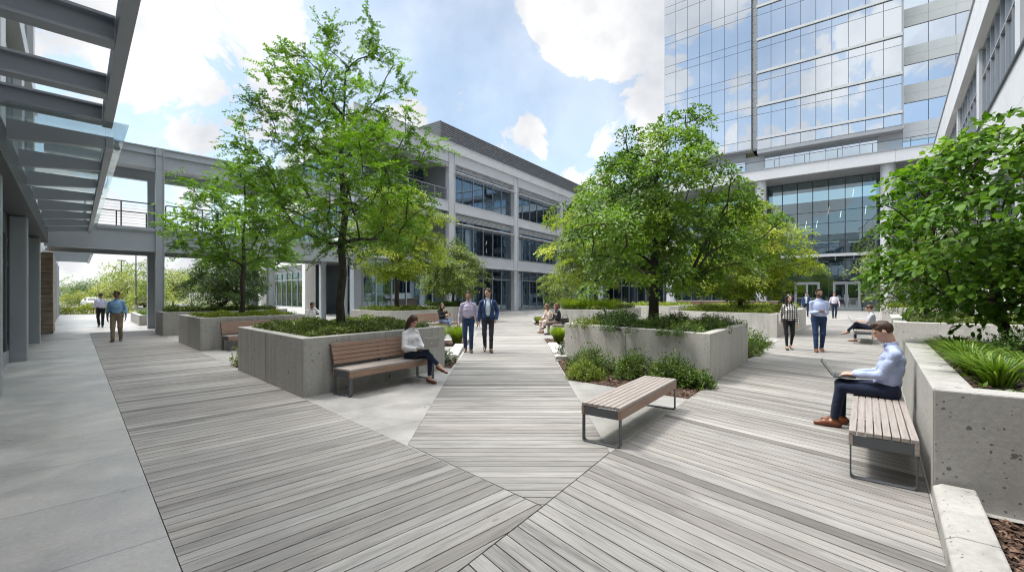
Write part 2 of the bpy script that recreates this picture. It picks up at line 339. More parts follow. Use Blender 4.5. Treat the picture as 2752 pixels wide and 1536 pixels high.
# added glow near the zenith, out of view, brightening the shaded boardwalk
gd = N(nt, 'ShaderNodeVectorMath', _operation='DOT_PRODUCT'); L.new(vdir, gd.inputs[0]); gd.inputs[1].default_value = (-0.20, 0.05, 0.978)
gm_ = N(nt, 'ShaderNodeMapRange', _interpolation_type='SMOOTHSTEP', i1=cos(radians(52)), i2=1.0, i3=0.0, i4=2.2); L.new(gd.outputs['Value'], gm_.inputs[0])
gv_ = N(nt, 'ShaderNodeCombineXYZ'); [L.new(gm_.outputs[0], gv_.inputs[i]) for i in range(3)]
fin = mixc(nt, 1.0, fin, gv_.outputs[0], 'ADD'); L.new(fin, bg.inputs[0]); bg.inputs[1].default_value = 1.0
SC.view_settings.view_transform = 'Standard'; SC.view_settings.look = 'None'; SC.view_settings.exposure = 1.12; SC.view_settings.gamma = 1.0; SC.view_settings.use_curve_mapping = False
SC.render.engine = 'CYCLES'; SC.cycles.use_denoising = True; SC.cycles.pixel_filter_type = 'BLACKMAN_HARRIS'; SC.cycles.filter_width = 1.15; SC.cycles.max_bounces = 8; SC.cycles.transparent_max_bounces = 16; SC.cycles.caustics_reflective = False; SC.cycles.caustics_refractive = False
# ---------------------------------------------------------------- ground, decks, paving
def Lc(c, a, z=None):
    return ((c - a) / 2, (c + a) / 2) if z is None else ((c - a) / 2, (c + a) / 2, z)

g = MB(); g.box(-900, 900, -300, 1500, -1.0, -0.10)
gm, gnt, gb = newmat('grass_and_earth'); gv = coords(gnt)
gn = N(gnt, 'ShaderNodeTexNoise', Scale=0.35, Detail=10.0, Roughness=0.7); gnt.links.new(gv, gn.inputs['Vector'])
gr = ramp(gnt, [(0.3, (0.07, 0.085, 0.025)), (0.5, (0.13, 0.145, 0.045)), (0.7, (0.2, 0.185, 0.08))]); gnt.links.new(gn.outputs[0], gr.inputs[0]); gnt.links.new(gr.outputs[0], gb.inputs['Base Color']); gb.inputs['Roughness'].default_value = 0.95
tag(g.build('ground', gm), kind='structure')

DK_L = [Lc(.64, 2.64), Lc(3.66, 3.18), Lc(3.66, 37.5), Lc(.64, 37.5)]
DK_C = [(.24, 3.42), (1.03, 4.6), (1.09, 9.67), (1.18, 17.1), (1.36, 40.3), (-1.68, 42), (-1.59, 23), (-1.31, 9.36), (-1.157, 4.84)]
DK_R = [(-1.0, 1.64), (.24, 3.42), (1.03, 4.6), (3.68, 8.14), (5.99, 11.1), (10.3, 16.8), (16.3, 24), (20.6, 29.3), (24.2, 29.3), (14.2, 16.8), (10.5, 12.2), (6.8, 7.64), (3.33, 3.47), (2.6, 2.6), (1.3, 1.0), (-.5, .6)]

def clip(poly, axis, val, keep_ge):
    out = []; n = len(poly)
    for i in range(n):
        p, q = poly[i], poly[(i + 1) % n]; a = p[axis] - val; b = q[axis] - val
        if not keep_ge: a, b = -a, -b
        if a >= 0: out.append(p)
        if (a > 0 > b) or (a < 0 < b):
            t = a / (a - b); out.append((p[0] + (q[0] - p[0]) * t, p[1] + (q[1] - p[1]) * t))
    return out

def shrink(poly, d):
    n = len(poly); area = sum(poly[i][0] * poly[(i + 1) % n][1] - poly[(i + 1) % n][0] * poly[i][1] for i in range(n)); s = 1 if area > 0 else -1
    out = []
    for i in range(n):
        p0, p1, p2 = (Vector(poly[i - 1]), Vector(poly[i]), Vector(poly[(i + 1) % n]))
        e1 = (p1 - p0).normalized(); e2 = (p2 - p1).normalized(); n1 = Vector((-e1.y, e1.x)) * s; n2 = Vector((-e2.y, e2.x)) * s
        b = (n1 + n2); b /= max(0.3, b.dot(n1)); out.append(tuple(p1 + b * d))
    return out

def deck(name, poly, ang, seed, pitch=0.128, gap=0.009):
    rg = random.Random(seed); ca, sa = cos(ang), sin(ang)
    lp = [((x * ca + y * sa), (-x * sa + y * ca)) for x, y in shrink(poly, 0.005)]
    v0 = min(p[1] for p in lp); v1 = max(p[1] for p in lp); mb = MB(); rn = []; k = int(v0 // pitch)
    while k * pitch < v1:
        a, b = k * pitch, (k + 1) * pitch - gap; k += 1
        pl = clip(clip(lp, 1, a, True), 1, b, False)
        if len(pl) < 3: continue
        cuts = [None]
        r = rg.random(); r = 0.5 + (r - 0.5) * (1.0 if rg.random() < .3 else .5); z = -0.0015 * rg.random()
        n0 = len(mb.f)
        for pc in [pl]:
            mb.prism(pc, -0.034, z)
        rn += [r] * (len(mb.f) - n0)
    me = bpy.data.meshes.new(name); me.from_pydata(mb.v, [], mb.f); me.update()
    at = me.attributes.new('rnd', 'FLOAT', 'FACE'); at.data.foreach_set('value', rn)
    o = mk(name, me, None, [M['deck']]); o.rotation_euler = (0, 0, ang); return tag(o, kind='structure')
deck('boardwalk', DK_L, radians(45), 1); deck('boardwalk', DK_C, 0, 2); deck('boardwalk', DK_R, radians(-53), 3)

BEDS = [[(1.10, 8.55), (2.82, 6.95), (3.70, 8.14), (1.36, 11.3), (1.14, 11.0)], [(1.2, 14.6), (2.7, 14.3), (2.7, 16.4), (1.22, 16.6)],
        [(-1.47, 14.2), (-3.0, 13.8), (-3.3, 15.8), (-1.52, 16.2)], [(-1.37, 9.9), (-1.75, 10.0), (-1.75, 11.2), (-1.41, 11.4)],
        [(-6.1, 9.80), (-6.75, 10.45), (-6.4, 11.2), (-5.7, 10.6)], [(3.33, 3.44), (5.7, 1.66), (4.6, .3), (1.6, .6), (2.9, 2.6)],
        [(6.2, 11.4), (9.3, 15.35), (7.6, 16.6), (4.9, 13.2)], [(1.27, 24.0), (2.6, 23.6), (2.6, 26.4), (1.28, 26.4)]]
PLAZA = [(-14, -10), (14, -10), (60, 20), (60, 80), (5, 80), (-37, 37.5), (-39, 35)]
polys = [PLAZA, DK_L, DK_C, DK_R] + BEDS
vs = []; fs = []
for p in polys:
    a = sum(p[i][0] * p[(i + 1) % len(p)][1] - p[(i + 1) % len(p)][0] * p[i][1] for i in range(len(p)))
    if a < 0: p = p[::-1]
    fs.append(list(range(len(vs), len(vs) + len(p)))); vs += [Vector(q) for q in p]
ov, oe, of, _, _, orf = geometry.delaunay_2d_cdt(vs, [], fs, 0, 1e-5, True)
pv = [(v.x, v.y, -0.004) for v in ov]; pf = [tuple(f) for f, r in zip(of, orf) if list(r) == [0]]
pm = bpy.data.meshes.new('pavement'); pm.from_pydata(pv, [], pf); pm.update(); tag(mk('pavement', pm, None, [M['pave']]), kind='structure')
for b in BEDS:
    m = MB(); m.prism(b, -0.09, -0.02); tag(m.build('mulch_bed', M['mulch']), kind='structure')
# far side: drive, car park, lawn
asph = simple('worn_asphalt', (0.16, 0.155, 0.15), 0.9, 0, 0.2, 6, 0.3, 120)
m = MB(); m.prism([Lc(-60, 92), Lc(26, 92), Lc(26, 150), Lc(-60, 150)], -0.096, -0.06); tag(m.build('car_park', asph), kind='structure')
m = MB(); m.prism([Lc(-6, 76.4), Lc(40, 76.4), Lc(40, 91.5), Lc(-6, 91.5)], -0.097, -0.05); tag(m.build('lawn', gm), kind='structure')

# ---------------------------------------------------------------- planters
PLANTERS = {}
def planter(key, label, fr, ri, le, h=0.95, t=0.20, mat='conc', ba=None, soil=None, tz=0.0):
    fr, ri, le = Vector(fr), Vector(ri), Vector(le); ba = Vector(ba) if ba else ri + le - fr
    out = [tuple(p) for p in (fr, ri, ba, le)]; inn = shrink(out, t)
    o = thing('concrete_planter', label, 'planter', (fr.x, fr.y, 0), 0, 'raised concrete planters')
    off = lambda p: (p[0] - fr.x, p[1] - fr.y)
    mb = MB()
    for i in range(4):
        a, b = Vector(out[i]), Vector(out[(i + 1) % 4]); c, d = Vector(inn[i]), Vector(inn[(i + 1) % 4]); Ln = (b - a).length
        k = 2 if Ln < 6 else 3; gp = 0.004 / Ln
        for j in range(k):
            u0 = j / k + (gp if j else 0); u1 = (j + 1) / k - (gp if j < k - 1 else 0)
            mb.prism([off(a.lerp(b, u0)), off(a.lerp(b, u1)), off(c.lerp(d, u1)), off(c.lerp(d, u0))], -0.08, h)
    mb.build('planter_wall', M[mat], o, bevel=0.012)
    s = MB(); s.prism([off(p) for p in shrink(out, t - 0.02)], -0.05, h - 0.10); s.build('planting_soil', M['soil'], o)
    PLANTERS[key] = dict(out=out, inn=inn, h=h, c=(fr + ba) / 2); return o
planter('P1', 'large grey planter behind the long bench with a back rest, with the tallest feathery tree', (-3.36, 7.03), (-1.51, 9.8), (-6.05, 9.65))
planter('P2', 'grey planter on the shaded boardwalk edge, next to the tall tree planter', (-9.2, 12.9), (-7.4, 15.65), (-11.67, 15.3), .97)
planter('P3', 'grey planter at the foot of the footbridge column, under the dark bushy tree', (-14.1, 17.65), (-11.9, 20.5), (-15.45, 18.95), .95, ba=(-11.6, 22.6))
planter('P4', 'low grey planter behind the footbridge column with a dark recess in its side', (-20.2, 23.7), (-17.2, 26.4), (-24.6, 28.2), .55)
planter('P5', 'pale planter of green ground cover in front of the ground floor café windows', (-5.5, 19.8), (-3.2, 22.7), (-8.1, 21.9), .92, mat='conc_l')
planter('P6', 'pale planter behind the seated woman in black, under the small dark green tree', (-3.5, 26.2), (-2.0, 28.3), (-6.2, 28.9), .95, mat='conc_l')
planter('R1', 'large pale planter behind the backless bench, with the broad maple like tree', (3.70, 8.16), (6.0, 11.12), (1.36, 11.3), .93, mat='conc_l')
planter('R2', 'pale planter full of tall bright grass behind the seated woman in a black jacket', (4.6, 21.0), (7.5, 25.4), (2.2, 22.2), .93, mat='conc_l', ba=(4.6, 27))
planter('R3', 'small pale planter in the middle of the plaza near the wooden counter', (10.2, 28.3), (14.0, 33.0), (7.0, 31.0), .93, mat='conc_l')
planter('R4', 'pale planter of yellow green shrubs beside the sunny boardwalk, with the rounded light green tree', (10.25, 16.9), (16.2, 24.1), (7.4, 20.4), .93, mat='conc_l')
planter('Q1', 'nearest planter with strappy grass behind the seated man in a blue shirt', (3.37, 3.50), (7.4, .45), (6.84, 7.66), .90, .26, ba=(9.2, 6.2))
planter('Q2', 'pale planter behind the nearest one, with the multi stemmed trees', (10.7, 12.25), (15.5, 8.6), (14.6, 16.9), .90, .3, mat='conc_l')
planter('Q3', 'far pale planter beside the tower entrance column', (22.0, 26.0), (27.0, 22.2), (25.6, 30.4), .90, .3, mat='conc_l')

def kerb(label, pts, w, h, mat):
    a, b = Vector(pts[0]), Vector(pts[1]); d = (b - a).normalized(); nn = Vector((d.y, -d.x))
    m = MB(); P = [(0, 0), (0, h * .86), (w * .22, h), (w, h), (w, 0)]
    for k in range(2):
        p = a.lerp(b, k / 2); q = a.lerp(b, (k + 1) / 2 - (0.004 if k == 0 else 0))
        vs = [(p.x + nn.x * u, p.y + nn.y * u, z - .05) for u, z in P] + [(q.x + nn.x * u, q.y + nn.y * u, z - .05) for u, z in P]
        m.add(vs, [tuple(range(5)), tuple(range(5, 10))[::-1]] + [(i + 5, (i + 1) % 5 + 5, (i + 1) % 5, i) for i in range(5)])
    return tag(m.build('concrete_kerb', M[mat], bevel=0.012), label, 'kerb')
kerb('sloping concrete kerb between the boardwalk and the bark mulch by the nearest planter', ((2.05, 1.97), (3.345, 3.48)), .24, .22, 'conc')
kerb('pale concrete kerb beside the middle boardwalk in front of the bright grass clump', ((1.115, 11.2), (1.18, 14.5)), .30, .14, 'conc_l')
kerb('pale concrete kerb beside the middle boardwalk near the two walking men', ((-1.53, 14.1), (-1.42, 11.5)), .30, .14, 'conc_l')

# ---------------------------------------------------------------- benches
def u_leg(mb, x, d, h, w=0.05, t=0.012):
    """closed flat-bar loop standing across the bench"""
    r = 0.03; pts = [(-d / 2, h), (-d / 2, r)] + [(-d / 2 + r - r * cos(a), r - r * sin(a)) for a in (pi / 6, pi / 3)] + [(-d / 2 + r, 0), (d / 2 - r, 0)] + [(d / 2 - r + r * sin(a), r - r * cos(a)) for a in (pi / 6, pi / 3)] + [(d / 2, r), (d / 2, h)]
    inn = [(p[0] * (1 - 2 * t / d), p[1] + (t if p[1] < h else 0)) for p in pts]
    n = len(pts); vs = []
    for xx in (x - w / 2, x + w / 2): vs += [(xx, p[0], p[1]) for p in pts] + [(xx, p[0], p[1]) for p in inn]
    fs = []
    for i in range(n - 1):
        fs += [(i, i + 1, 2 * n + i + 1, 2 * n + i), (n + i + 1, n + i, 3 * n + i, 3 * n + i + 1), (i + 1, i, n + i, n + i + 1), (2 * n + i, 2 * n + i + 1, 3 * n + i + 1, 3 * n + i)]
    mb.add(vs, fs)

def bench(label, loc, rz, ln=2.0, dp=0.46, h=0.45, back=False, nslat=7, wood='bwood_g', edge='bwood', cat='bench', grp='slatted benches'):
    o = thing('slatted_bench', label, cat, (*loc, 0), rz, grp)
    s = MB(); sw = (dp - 0.008 * (nslat - 1)) / nslat
    for k in range(nslat):
        y0 = -dp / 2 + k * (sw + 0.008)
        s.box(-ln / 2, ln / 2, y0, y0 + sw, h - 0.034 if k not in (0, nslat - 1) else h - 0.036, h)
    s.build('seat', M[wood], o, bevel=0.004)
    e = MB(); e.box(-ln / 2, ln / 2, -dp / 2 - 0.003, -dp / 2 + 0.03, h - 0.135, h - 0.0375); e.build('front_rail', M[edge], o, bevel=0.004)
    e = MB(); e.box(-ln / 2, ln / 2, dp / 2 - 0.03, dp / 2 + 0.003, h - 0.135, h - 0.0375); e.build('rear_rail', M[edge], o, bevel=0.004)
    for sx in (-1, 1):
        lg = MB(); u_leg(lg, sx * (ln / 2 - 0.03), dp - 0.012, h - 0.14, 0.06)
        lg.box(sx * (ln / 2 - 0.008) - 0.006, sx * (ln / 2 - 0.008) + 0.006, -dp / 2 + .031, dp / 2 - .031, h - 0.135, h - 0.04)
        lg.build('leg', M['steel'], o, bevel=0.003)
    if back:
        b = MB()
        for k in range(5):
            z0 = h + 0.055 + k * 0.070; y0 = dp / 2 - 0.03 + k * 0.019
            T = Matrix.Translation((0, y0, z0)) @ Matrix.Rotation(radians(-15), 4, 'X'); b.box(-ln / 2, ln / 2, -0.012, 0.016, 0, 0.063, 0, T)
        b.build('backrest', M[edge], o, bevel=0.004)
        for sx in (-1, 0, 1):
            p = MB(); p.bar((sx * (ln / 2 - 0.012 if sx else 0), dp / 2 - 0.005, h - 0.1), (sx * (ln / 2 - 0.012 if sx else 0), dp / 2 + 0.085, h + 0.39), 0.012, 0.05, (0, 1, 0)); p.build('back_post', M['steel'], o)
    return o
def ang(p, q): return math.atan2(q[1] - p[1], q[0] - p[0])
BA = radians(90 - 36.5)     # long axis direction of centre bench
bench('backless slatted bench standing alone on the concrete triangle in front of the broad tree', (1.585, 5.645), BA, 2.05, .46, .44, nslat=7, wood='bwood_g', edge='bwood')
B1 = bench('long slatted bench with a back rest where the woman in a white blouse sits', (-2.265, 7.98), radians(90 - 34.5), 1.92, .46, .44, True, 6, 'bwood_g', 'bwood')
bench('slatted bench with a back rest half hidden behind the tall tree planter', (-7.82, 14.1), radians(90 - 34), 2.6, .46, .44, True, 6, 'bwood_g', 'bwood')
u = Vector((sin(radians(39)), cos(radians(39)))); r = Vector((u.y, -u.x)); P0 = Vector((3.05, 3.96))
cb = P0 + u * 1.2 + r * .235
bench('slatted bench against the nearest planter where the man in a blue shirt sits', (cb.x, cb.y), math.atan2(u.y, u.x), 2.4, .47, .43, nslat=8, wood='bwood_g', edge='bwood_g')
bench('slatted bench beside the sunny boardwalk where the person with crossed legs sits', (12.55, 15.6), radians(90 - 40), 2.2, .50, .45, nslat=7, wood='bwood_g', edge='bwood_g')
bench('slatted bench by the pale planter where the woman in black sits', (-3.25, 19.25), radians(90 - 38), 2.0, .46, .45, True, 6)
bench('slatted bench by the tall grass planter where the woman in a black jacket sits', (1.98, 18.9), radians(90 - 4), 2.2, .46, .45, nslat=7, wood='bwood_g')
bench('slatted bench behind the tall tree planter where the man in a white shirt sits', (-8.35, 17.85), radians(90 - 34), 1.9, .46, .45, nslat=7, wood='bwood_g')
bench('slatted bench end showing beside the footbridge column planter', (-13.0, 18.9), radians(90 - 36), 1.6, .46, .45, nslat=6, wood='bwood_g')
# ---------------------------------------------------------------- helpers for facades (local x to the right, y inward, z up)
def window(root, x0, x1, z0, z1, y, nv, trans=(), fw=0.06, fd=0.12, glass='glass_b', fmat='mullion', name='window', xs=None):
    f = MB(); fr = fw
    f.box(x0, x1, y - fd / 2, y + fd / 2, z0, z0 + fr); f.box(x0, x1, y - fd / 2, y + fd / 2, z1 - fr, z1)
    for k in range(nv + 1):
        x = x0 + fr / 2 + (x1 - x0 - fr) * k / nv
        zc = [z0 + fr] + list(trans) + [z1 - fr]
        f.box(x - fr / 2, x + fr / 2, y - fd / 2 - 0.002, y + fd / 2 + .002, z0 + fr, z1 - fr)
    for t in trans:
        for k in range(nv):
            xa = x0 + fr + (x1 - x0 - fr) * k / nv; xb = x0 + (x1 - x0 - fr) * (k + 1) / nv
            f.box(xa, xb, y - fd / 2, y + fd / 2, t - fr / 2, t + fr / 2)
    o = f.build(name, M[fmat], root)
    p = MB(); rg = random.Random(int(x0 * 31 + z0 * 17))
    zs = [z0 + fr] + sorted(trans) + [z1 - fr]
    for k in range(nv):
        xa = x0 + fr + (x1 - x0 - fr) * k / nv; xb = x0 + (x1 - x0 - fr) * (k + 1) / nv
        for i in range(len(zs) - 1):
            a = rg.uniform(-.004, .004); b = rg.uniform(-.004, .004)
            p.add([(xa, y + a, zs[i]), (xb, y + b, zs[i]), (xb, y + b - a, zs[i + 1]), (xa, y, zs[i + 1])], [(0, 1, 2, 3)])
    p.build('pane', M[glass], o); return o

def louvres(root, x0, x1, z0, z1, y, pitch, mat='louvre', name='louvre_panel', nv=0):
    m = MB(); z = z0
    while z < z1 - pitch * .5:
        m.add([(x0, y, z), (x1, y, z), (x1, y - pitch * .55, z + pitch * .25), (x0, y - pitch * .55, z + pitch * .25)], [(0, 1, 2, 3)])
        m.box(x0, x1, y - pitch * .6, y - pitch * .5, z + pitch * .22, z + pitch * .62); z += pitch
    m.box(x0, x1, y, y + .05, z0, z1, 1)
    for k in range(nv + 1):
        x = x0 + (x1 - x0) * k / max(nv, 1); m.box(x - .03, x + .03, y - pitch * .66, y, z0, z1)
    return m.build(name, [M[mat], M['silver_d']], root)

def railing(root, a, b, z, h=1.05, post=1.6, ncab=8, mat='steel', name='railing', glass=False):
    a = Vector((*a, z)); b = Vector((*b, z)); n = max(1, round((b - a).length / post)); m = MB()
    for k in range(n + 1):
        p = a.lerp(b, k / n); m.bar(p, p + Vector((0, 0, h)), .035, .05)
    m.bar(a + Vector((0, 0, h + .025)), b + Vector((0, 0, h + .025)), .06, .045)
    if not glass:
        for k in range(1, ncab): m.bar(a + Vector((0, 0, h * k / ncab)), b + Vector((0, 0, h * k / ncab)), .006)
    o = m.build(name, M[mat], root)
    if glass:
        g_ = MB(); d = (b - a).normalized() * .02
        for k in range(n):
            p = a.lerp(b, k / n) + d; q = a.lerp(b, (k + 1) / n) - d
            g_.add([p + Vector((0, 0, .06)), q + Vector((0, 0, .06)), q + Vector((0, 0, h - .04)), p + Vector((0, 0, h - .04))], [(0, 1, 2, 3)])
        g_.build('pane', M['glass_rail'], o)
    return o

def ibeam(m, x0, x1, y, z0, z1, w=.26, t=.035, mi=0):
    """deep steel beam along x with flanges, front face at y"""
    m.box(x0, x1, y, y + w, z1 - t, z1, mi); m.box(x0, x1, y, y + w, z0, z0 + t, mi); m.box(x0, x1, y + .05, y + w - .05, z0 + t, z1 - t, mi)

# ---------------------------------------------------------------- three storey office building in the middle
FB = frame((-11, 31), (.573, .819))
OB = thing('office_building', 'three storey grey steel framed office building with blue windows and a louvred rooftop plant screen', 'building', frame=FB)
COLX = [-.1, 9.5, 19.5, 29.5, 39.5, 49.5]
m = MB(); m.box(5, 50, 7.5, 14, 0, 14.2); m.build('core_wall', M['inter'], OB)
m = MB(); m.box(4.2, 50, .21, 14.5, 14.8, 14.86); m.build('roof', M['silver_d'], OB)
for z0, z1 in ((4.42, 5.33), (9.02, 9.88), (13.32, 14.2)):
    m = MB(); m.box(.0, 49.4, .36, 7.5, z0, z1); m.build('floor_slab', M['panel'], OB)
for i, x in enumerate(COLX):
    m = MB(); w = .36
    for s in (-1, 1): m.box(x + s * w - .03, x + s * w + .03, -.36, .10, 0, 14.2)
    m.box(x - w + .03, x + w - .03, -.26, .06, 0, 14.2)
    m.build('column', M['greymetal'] if i == 0 else M['silver'], OB)
for z0, z1 in ((4.4, 5.35), (9.0, 9.9), (13.3, 14.22)):
    for i in range(5):
        m = MB(); ibeam(m, COLX[i] + .39, COLX[i + 1] - .39, -.32, z0, z1, .36, .06); m.build('beam', M['silver'], OB)
m = MB()
for k in range(20): m.box(-.6 + k * 2.52, -.6 + (k + 1) * 2.52 - .012, -.48, .2, 14.225, 14.95)
m.build('parapet', M['panel'], OB)
m = MB(); m.box(-.6, 49.8, -.54, -.36, 14.955, 15.02); m.build('parapet_cap', M['silver'], OB)
# rooftop plant screen
px0, px1, py0, pz0, pz1 = 10.8, 47, 2.4, 14.87, 18.1
louvres(OB, px0, px1, pz0, pz1, py0, .18, 'louvre', 'plant_screen')
m = MB(); z = pz0
while z < pz1 - .1: m.box(px0 - .10, px0 - .02, py0 - .1, py0 + 12, z + .04, z + .12); z += .18
m.box(px0 - .02, px0 + .06, py0 + .06, py0 + 12, pz0, pz1, 1); m.build('plant_screen', [M['louvre'], M['silver_d']], OB)
m = MB(); m.box(px0 + .06, px1, py0 + .06, py0 + 12, pz1 - .2, pz1); m.build('plant_roof', M['silver_d'], OB)
for i in range(5):
    xa, xb = COLX[i] + .4, COLX[i + 1] - .4
    # ground floor
    window(OB, xa, xb, .05, 4.35, .22, 6, (3.25,), .07, .14, 'glass_b')
    if i == 0:       # open loggias with set back glazing
        for zf in (5.35, 9.9):
            window(OB, xa + 1.2, xb + .3, zf + .1, zf + 3.3, 3.1, 6, (zf + 2.5,), .06, .12)
            railing(OB, (xa, -.05), (xb, -.05), zf, 1.05, 1.5, 7, 'silver_d')
            m = MB(); m.box(xb + .32, xb + .75, .4, 3.1, zf, zf + 3.4); m.build('wall', M['silver_d'], OB)
            m = MB(); m.box(xa, xb, -.28, .3, zf + 2.95, zf + 3.38); m.build('valance', M['silver_d'], OB)
        continue
    for zf in (5.35, 9.9):
        window(OB, xa, xb, zf + .12, zf + 2.62, .2, 6, (), .05, .12)
        window(OB, xa, xb, zf + 2.70, zf + 3.12, .2, 6, (), .05, .12)
        louvres(OB, xa, xb, zf + 3.13, zf + 3.6, .14, .12, 'silver', 'louvre_panel', 6)
        m = MB(); m.box(xa - .1, xb + .1, -.62, -.30, zf + 2.60, zf + 2.68)
        for k in range(7): m.bar((xa + (xb - xa) * k / 6, .14, zf + 2.64), (xa + (xb - xa) * k / 6, -.3, zf + 2.64), .03)
        m.build('sunshade', M['silver'], OB)
# blinds and furniture seen through the glass
rg = random.Random(4)
def part_box(name, mat, *b): q = MB(); q.box(*b); q.build(name, M[mat], OB)
for i in range(1, 5):
    for zf in (0, 5.4, 9.95):
        for k in range(3):
            x = COLX[i] + 1 + rg.random() * 8; part_box('interior_column', 'interlight', x, x + .5, 2.2, 2.7, zf, zf + 3.3)
        for k in range(2):
            x = COLX[i] + .5 + rg.random() * 6; y = 4.5 + rg.random() * 2; part_box('interior_partition', 'interlight', x, x + 3, y, y + .2, zf, zf + 3.3)
        x = COLX[i] + rg.random() * 5; part_box('desk_top', 'interlight', x + .6, x + 3.4, 1.2, 1.9, zf + .70, zf + .78)
for i in range(1, 5):
    for zf in (5.4, 9.95):
        m = MB(); n = rg.choice((1, 2, 2, 3)); s0 = rg.randint(0, 4)
        for k in range(n):
            xa = COLX[i] + .5 + (s0 + k) * 1.52
            if xa + 1.4 < COLX[i + 1]: m.box(xa, xa + 1.4, .34, .36, zf + 2.6 - rg.choice((.5, 1.0, 1.9)), zf + 2.58)
        m.build('roller_blind', M['interlight'], OB)
m = MB()
for k in range(9): m.box(9.9, 29.1, -1.6 + k * .15, -1.56 + k * .15, 4.22, 4.34)
for x in (10.2, 13, 16, 18.9, 20.2, 23, 26, 28.9): m.bar((x, -.3, 4.24), (x, -1.62, 4.24), .05, .12)
m.build('entrance_canopy', M['silver'], OB)
# end wall towards the footbridge: a frame of its own in the building's space
FE = FB.inverted() @ frame((-11, 31), (.707, -.707))
_MB = MB
class FMB(MB):
    def build(s, name, mats, parent=None, **k):
        s.v = [tuple(FE @ Vector(v)) for v in s.v]; return _MB.build(s, name, mats, parent, **k)
_MB = MB
MB = FMB
m = MB(); m.box(-17, -.6, .05, .4, 13.3, 14.93); m.build('parapet', M['panel'], OB)
m = MB(); m.box(-31, -8.0, -.05, .35, 4.32, 6.2); m.box(-17, -.6, .0, .35, 8.8, 10.7); m.box(-8.0, -.6, -.05, .35, 4.4, 6.0); m.build('wall', M['white'], OB)
for t0, t1 in ((-9.0, -8.3), (-21.3, -20.6), (-31.6, -30.9)):
    m = MB(); m.box(t0, t1, -.55, .3, 0, 4.31); m.build('pier', M['white'], OB)
for t0, t1 in ((-20.6, -9.0), (-30.9, -21.3)):
    m = MB(); m.box(t0, t1, .0, .35, -.05, .55); m.build('sill_wall', M['white'], OB)
    window(OB, t0, t1, .56, 3.76, .12, 8, (3.05,), .07, .14, 'glass_g')
    louvres(OB, t0, t1, 3.77, 4.31, .1, .11, 'silver_d', 'louvre_panel', 8)
window(OB, -8.2, -.9, .05, 4.3, 2.6, 5, (3.1,), .07, .14, 'glass_g')
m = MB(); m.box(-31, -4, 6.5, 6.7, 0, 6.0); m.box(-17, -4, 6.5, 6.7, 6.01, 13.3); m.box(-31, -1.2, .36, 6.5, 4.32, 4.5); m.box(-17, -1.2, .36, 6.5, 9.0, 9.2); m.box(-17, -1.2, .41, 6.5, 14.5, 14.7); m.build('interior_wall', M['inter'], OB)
for z0, z1 in ((6.22, 8.78), (10.72, 13.28)):
    for t0, t1 in ((-16.9, -9.2), (-9.0, -1.2)): window(OB, t0, t1, z0, z1, .15, 6, (), .06, .12, 'glass_b')
m = MB(); m.box(-31, -30.7, .36, 8, 0, 6.2); m.build('wall', M['white'], OB)
m = MB(); m.box(-17.3, -17.01, .05, 7, 6.21, 14.93); m.build('wall', M['panel'], OB)
m = MB(); m.box(-31, -17.3, .36, 8, 6.1, 6.25); m.build('low_roof', M['silver_d'], OB)
MB = _MB

# ---------------------------------------------------------------- tower with glazed podium
FT = frame((37.2, 46.5), (.799, -.602))
TW = thing('glass_tower', 'tall mirror glass office tower above a pale podium canopy on round columns', 'tower', frame=FT)
ZT = 52
def glass_rows(x0, x1, n, floors, y, mat, seed):
    rg = random.Random(seed)
    for (a, b, split) in floors:
        p = MB(); w = (x1 - x0) / n
        for k in range(n):
            for (za, zb) in ((a, split), (split, b)):
                t1 = rg.uniform(-.006, .006); t2 = rg.uniform(-.006, .006); g_ = .022
                xa, xb = x0 + k * w + g_, x0 + (k + 1) * w - g_
                p.add([(xa, y + t1, za + g_), (xb, y - t1, za + g_), (xb, y - t1 + t2, zb - g_), (xa, y + t1 + t2, zb - g_)], [(0, 1, 2, 3)])
        p.build('glass_band', M[mat], TW)
m = MB(); m.box(-20.8, -10.4, .03, 24, 19.3, ZT); m.box(-9.8, 3.2, .03, 24, 18.9, ZT); m.box(3.2, 18, 2.1, 24, 15, ZT); m.build('tower_core', M['mull_d'], TW)
m = MB(); m.box(-10.38, -9.82, .55, 1.2, 19.3, ZT)
for k in range(34): m.box(-10.36, -9.84, .50, .55, 19.4 + k, 19.4 + k + .97)
m.build('recess_strip', M['silver'], TW)
m = MB(); m.box(-20.8, -10.4, -.02, 3, 19.18, 19.3); m.build('soffit_edge', M['silver_d'], TW)
m = MB(); m.box(-9.8, 3.2, -.06, 3, 18.55, 18.9); m.build('soffit_edge', M['silver_d'], TW)
fl = []; z = 19.3
while z < ZT: fl.append((z, z + 4.0, z + 1.0)); z += 4.0
glass_rows(-20.8, -10.4, 7, fl, -.0, 'tower_glass', 1)
fl = [(18.92, 20.1, 19.9)]; z = 20.45
while z < ZT: fl.append((z, z + 3.6, z + 2.75)); z += 3.95
glass_rows(-9.8, 3.2, 9, fl[1:], -.0, 'tower_glass', 2); glass_rows(-9.8, 3.2, 9, [(18.92, 20.12, 19.0)], 0, 'tower_glass', 3)
z = 20.12
while z < ZT:
    m = MB(); m.box(-9.85, 3.25, -.14, .02, z + .05, z + .33); m.build('spandrel_band', M['silver'], TW); z += 3.95
for xx in (3.2,):
    m = MB(); m.box(3.2, 3.34, -.05, 2.2, 18.6, ZT); m.build('corner_trim', M['mullion'], TW)
z = 15.65; i = 0
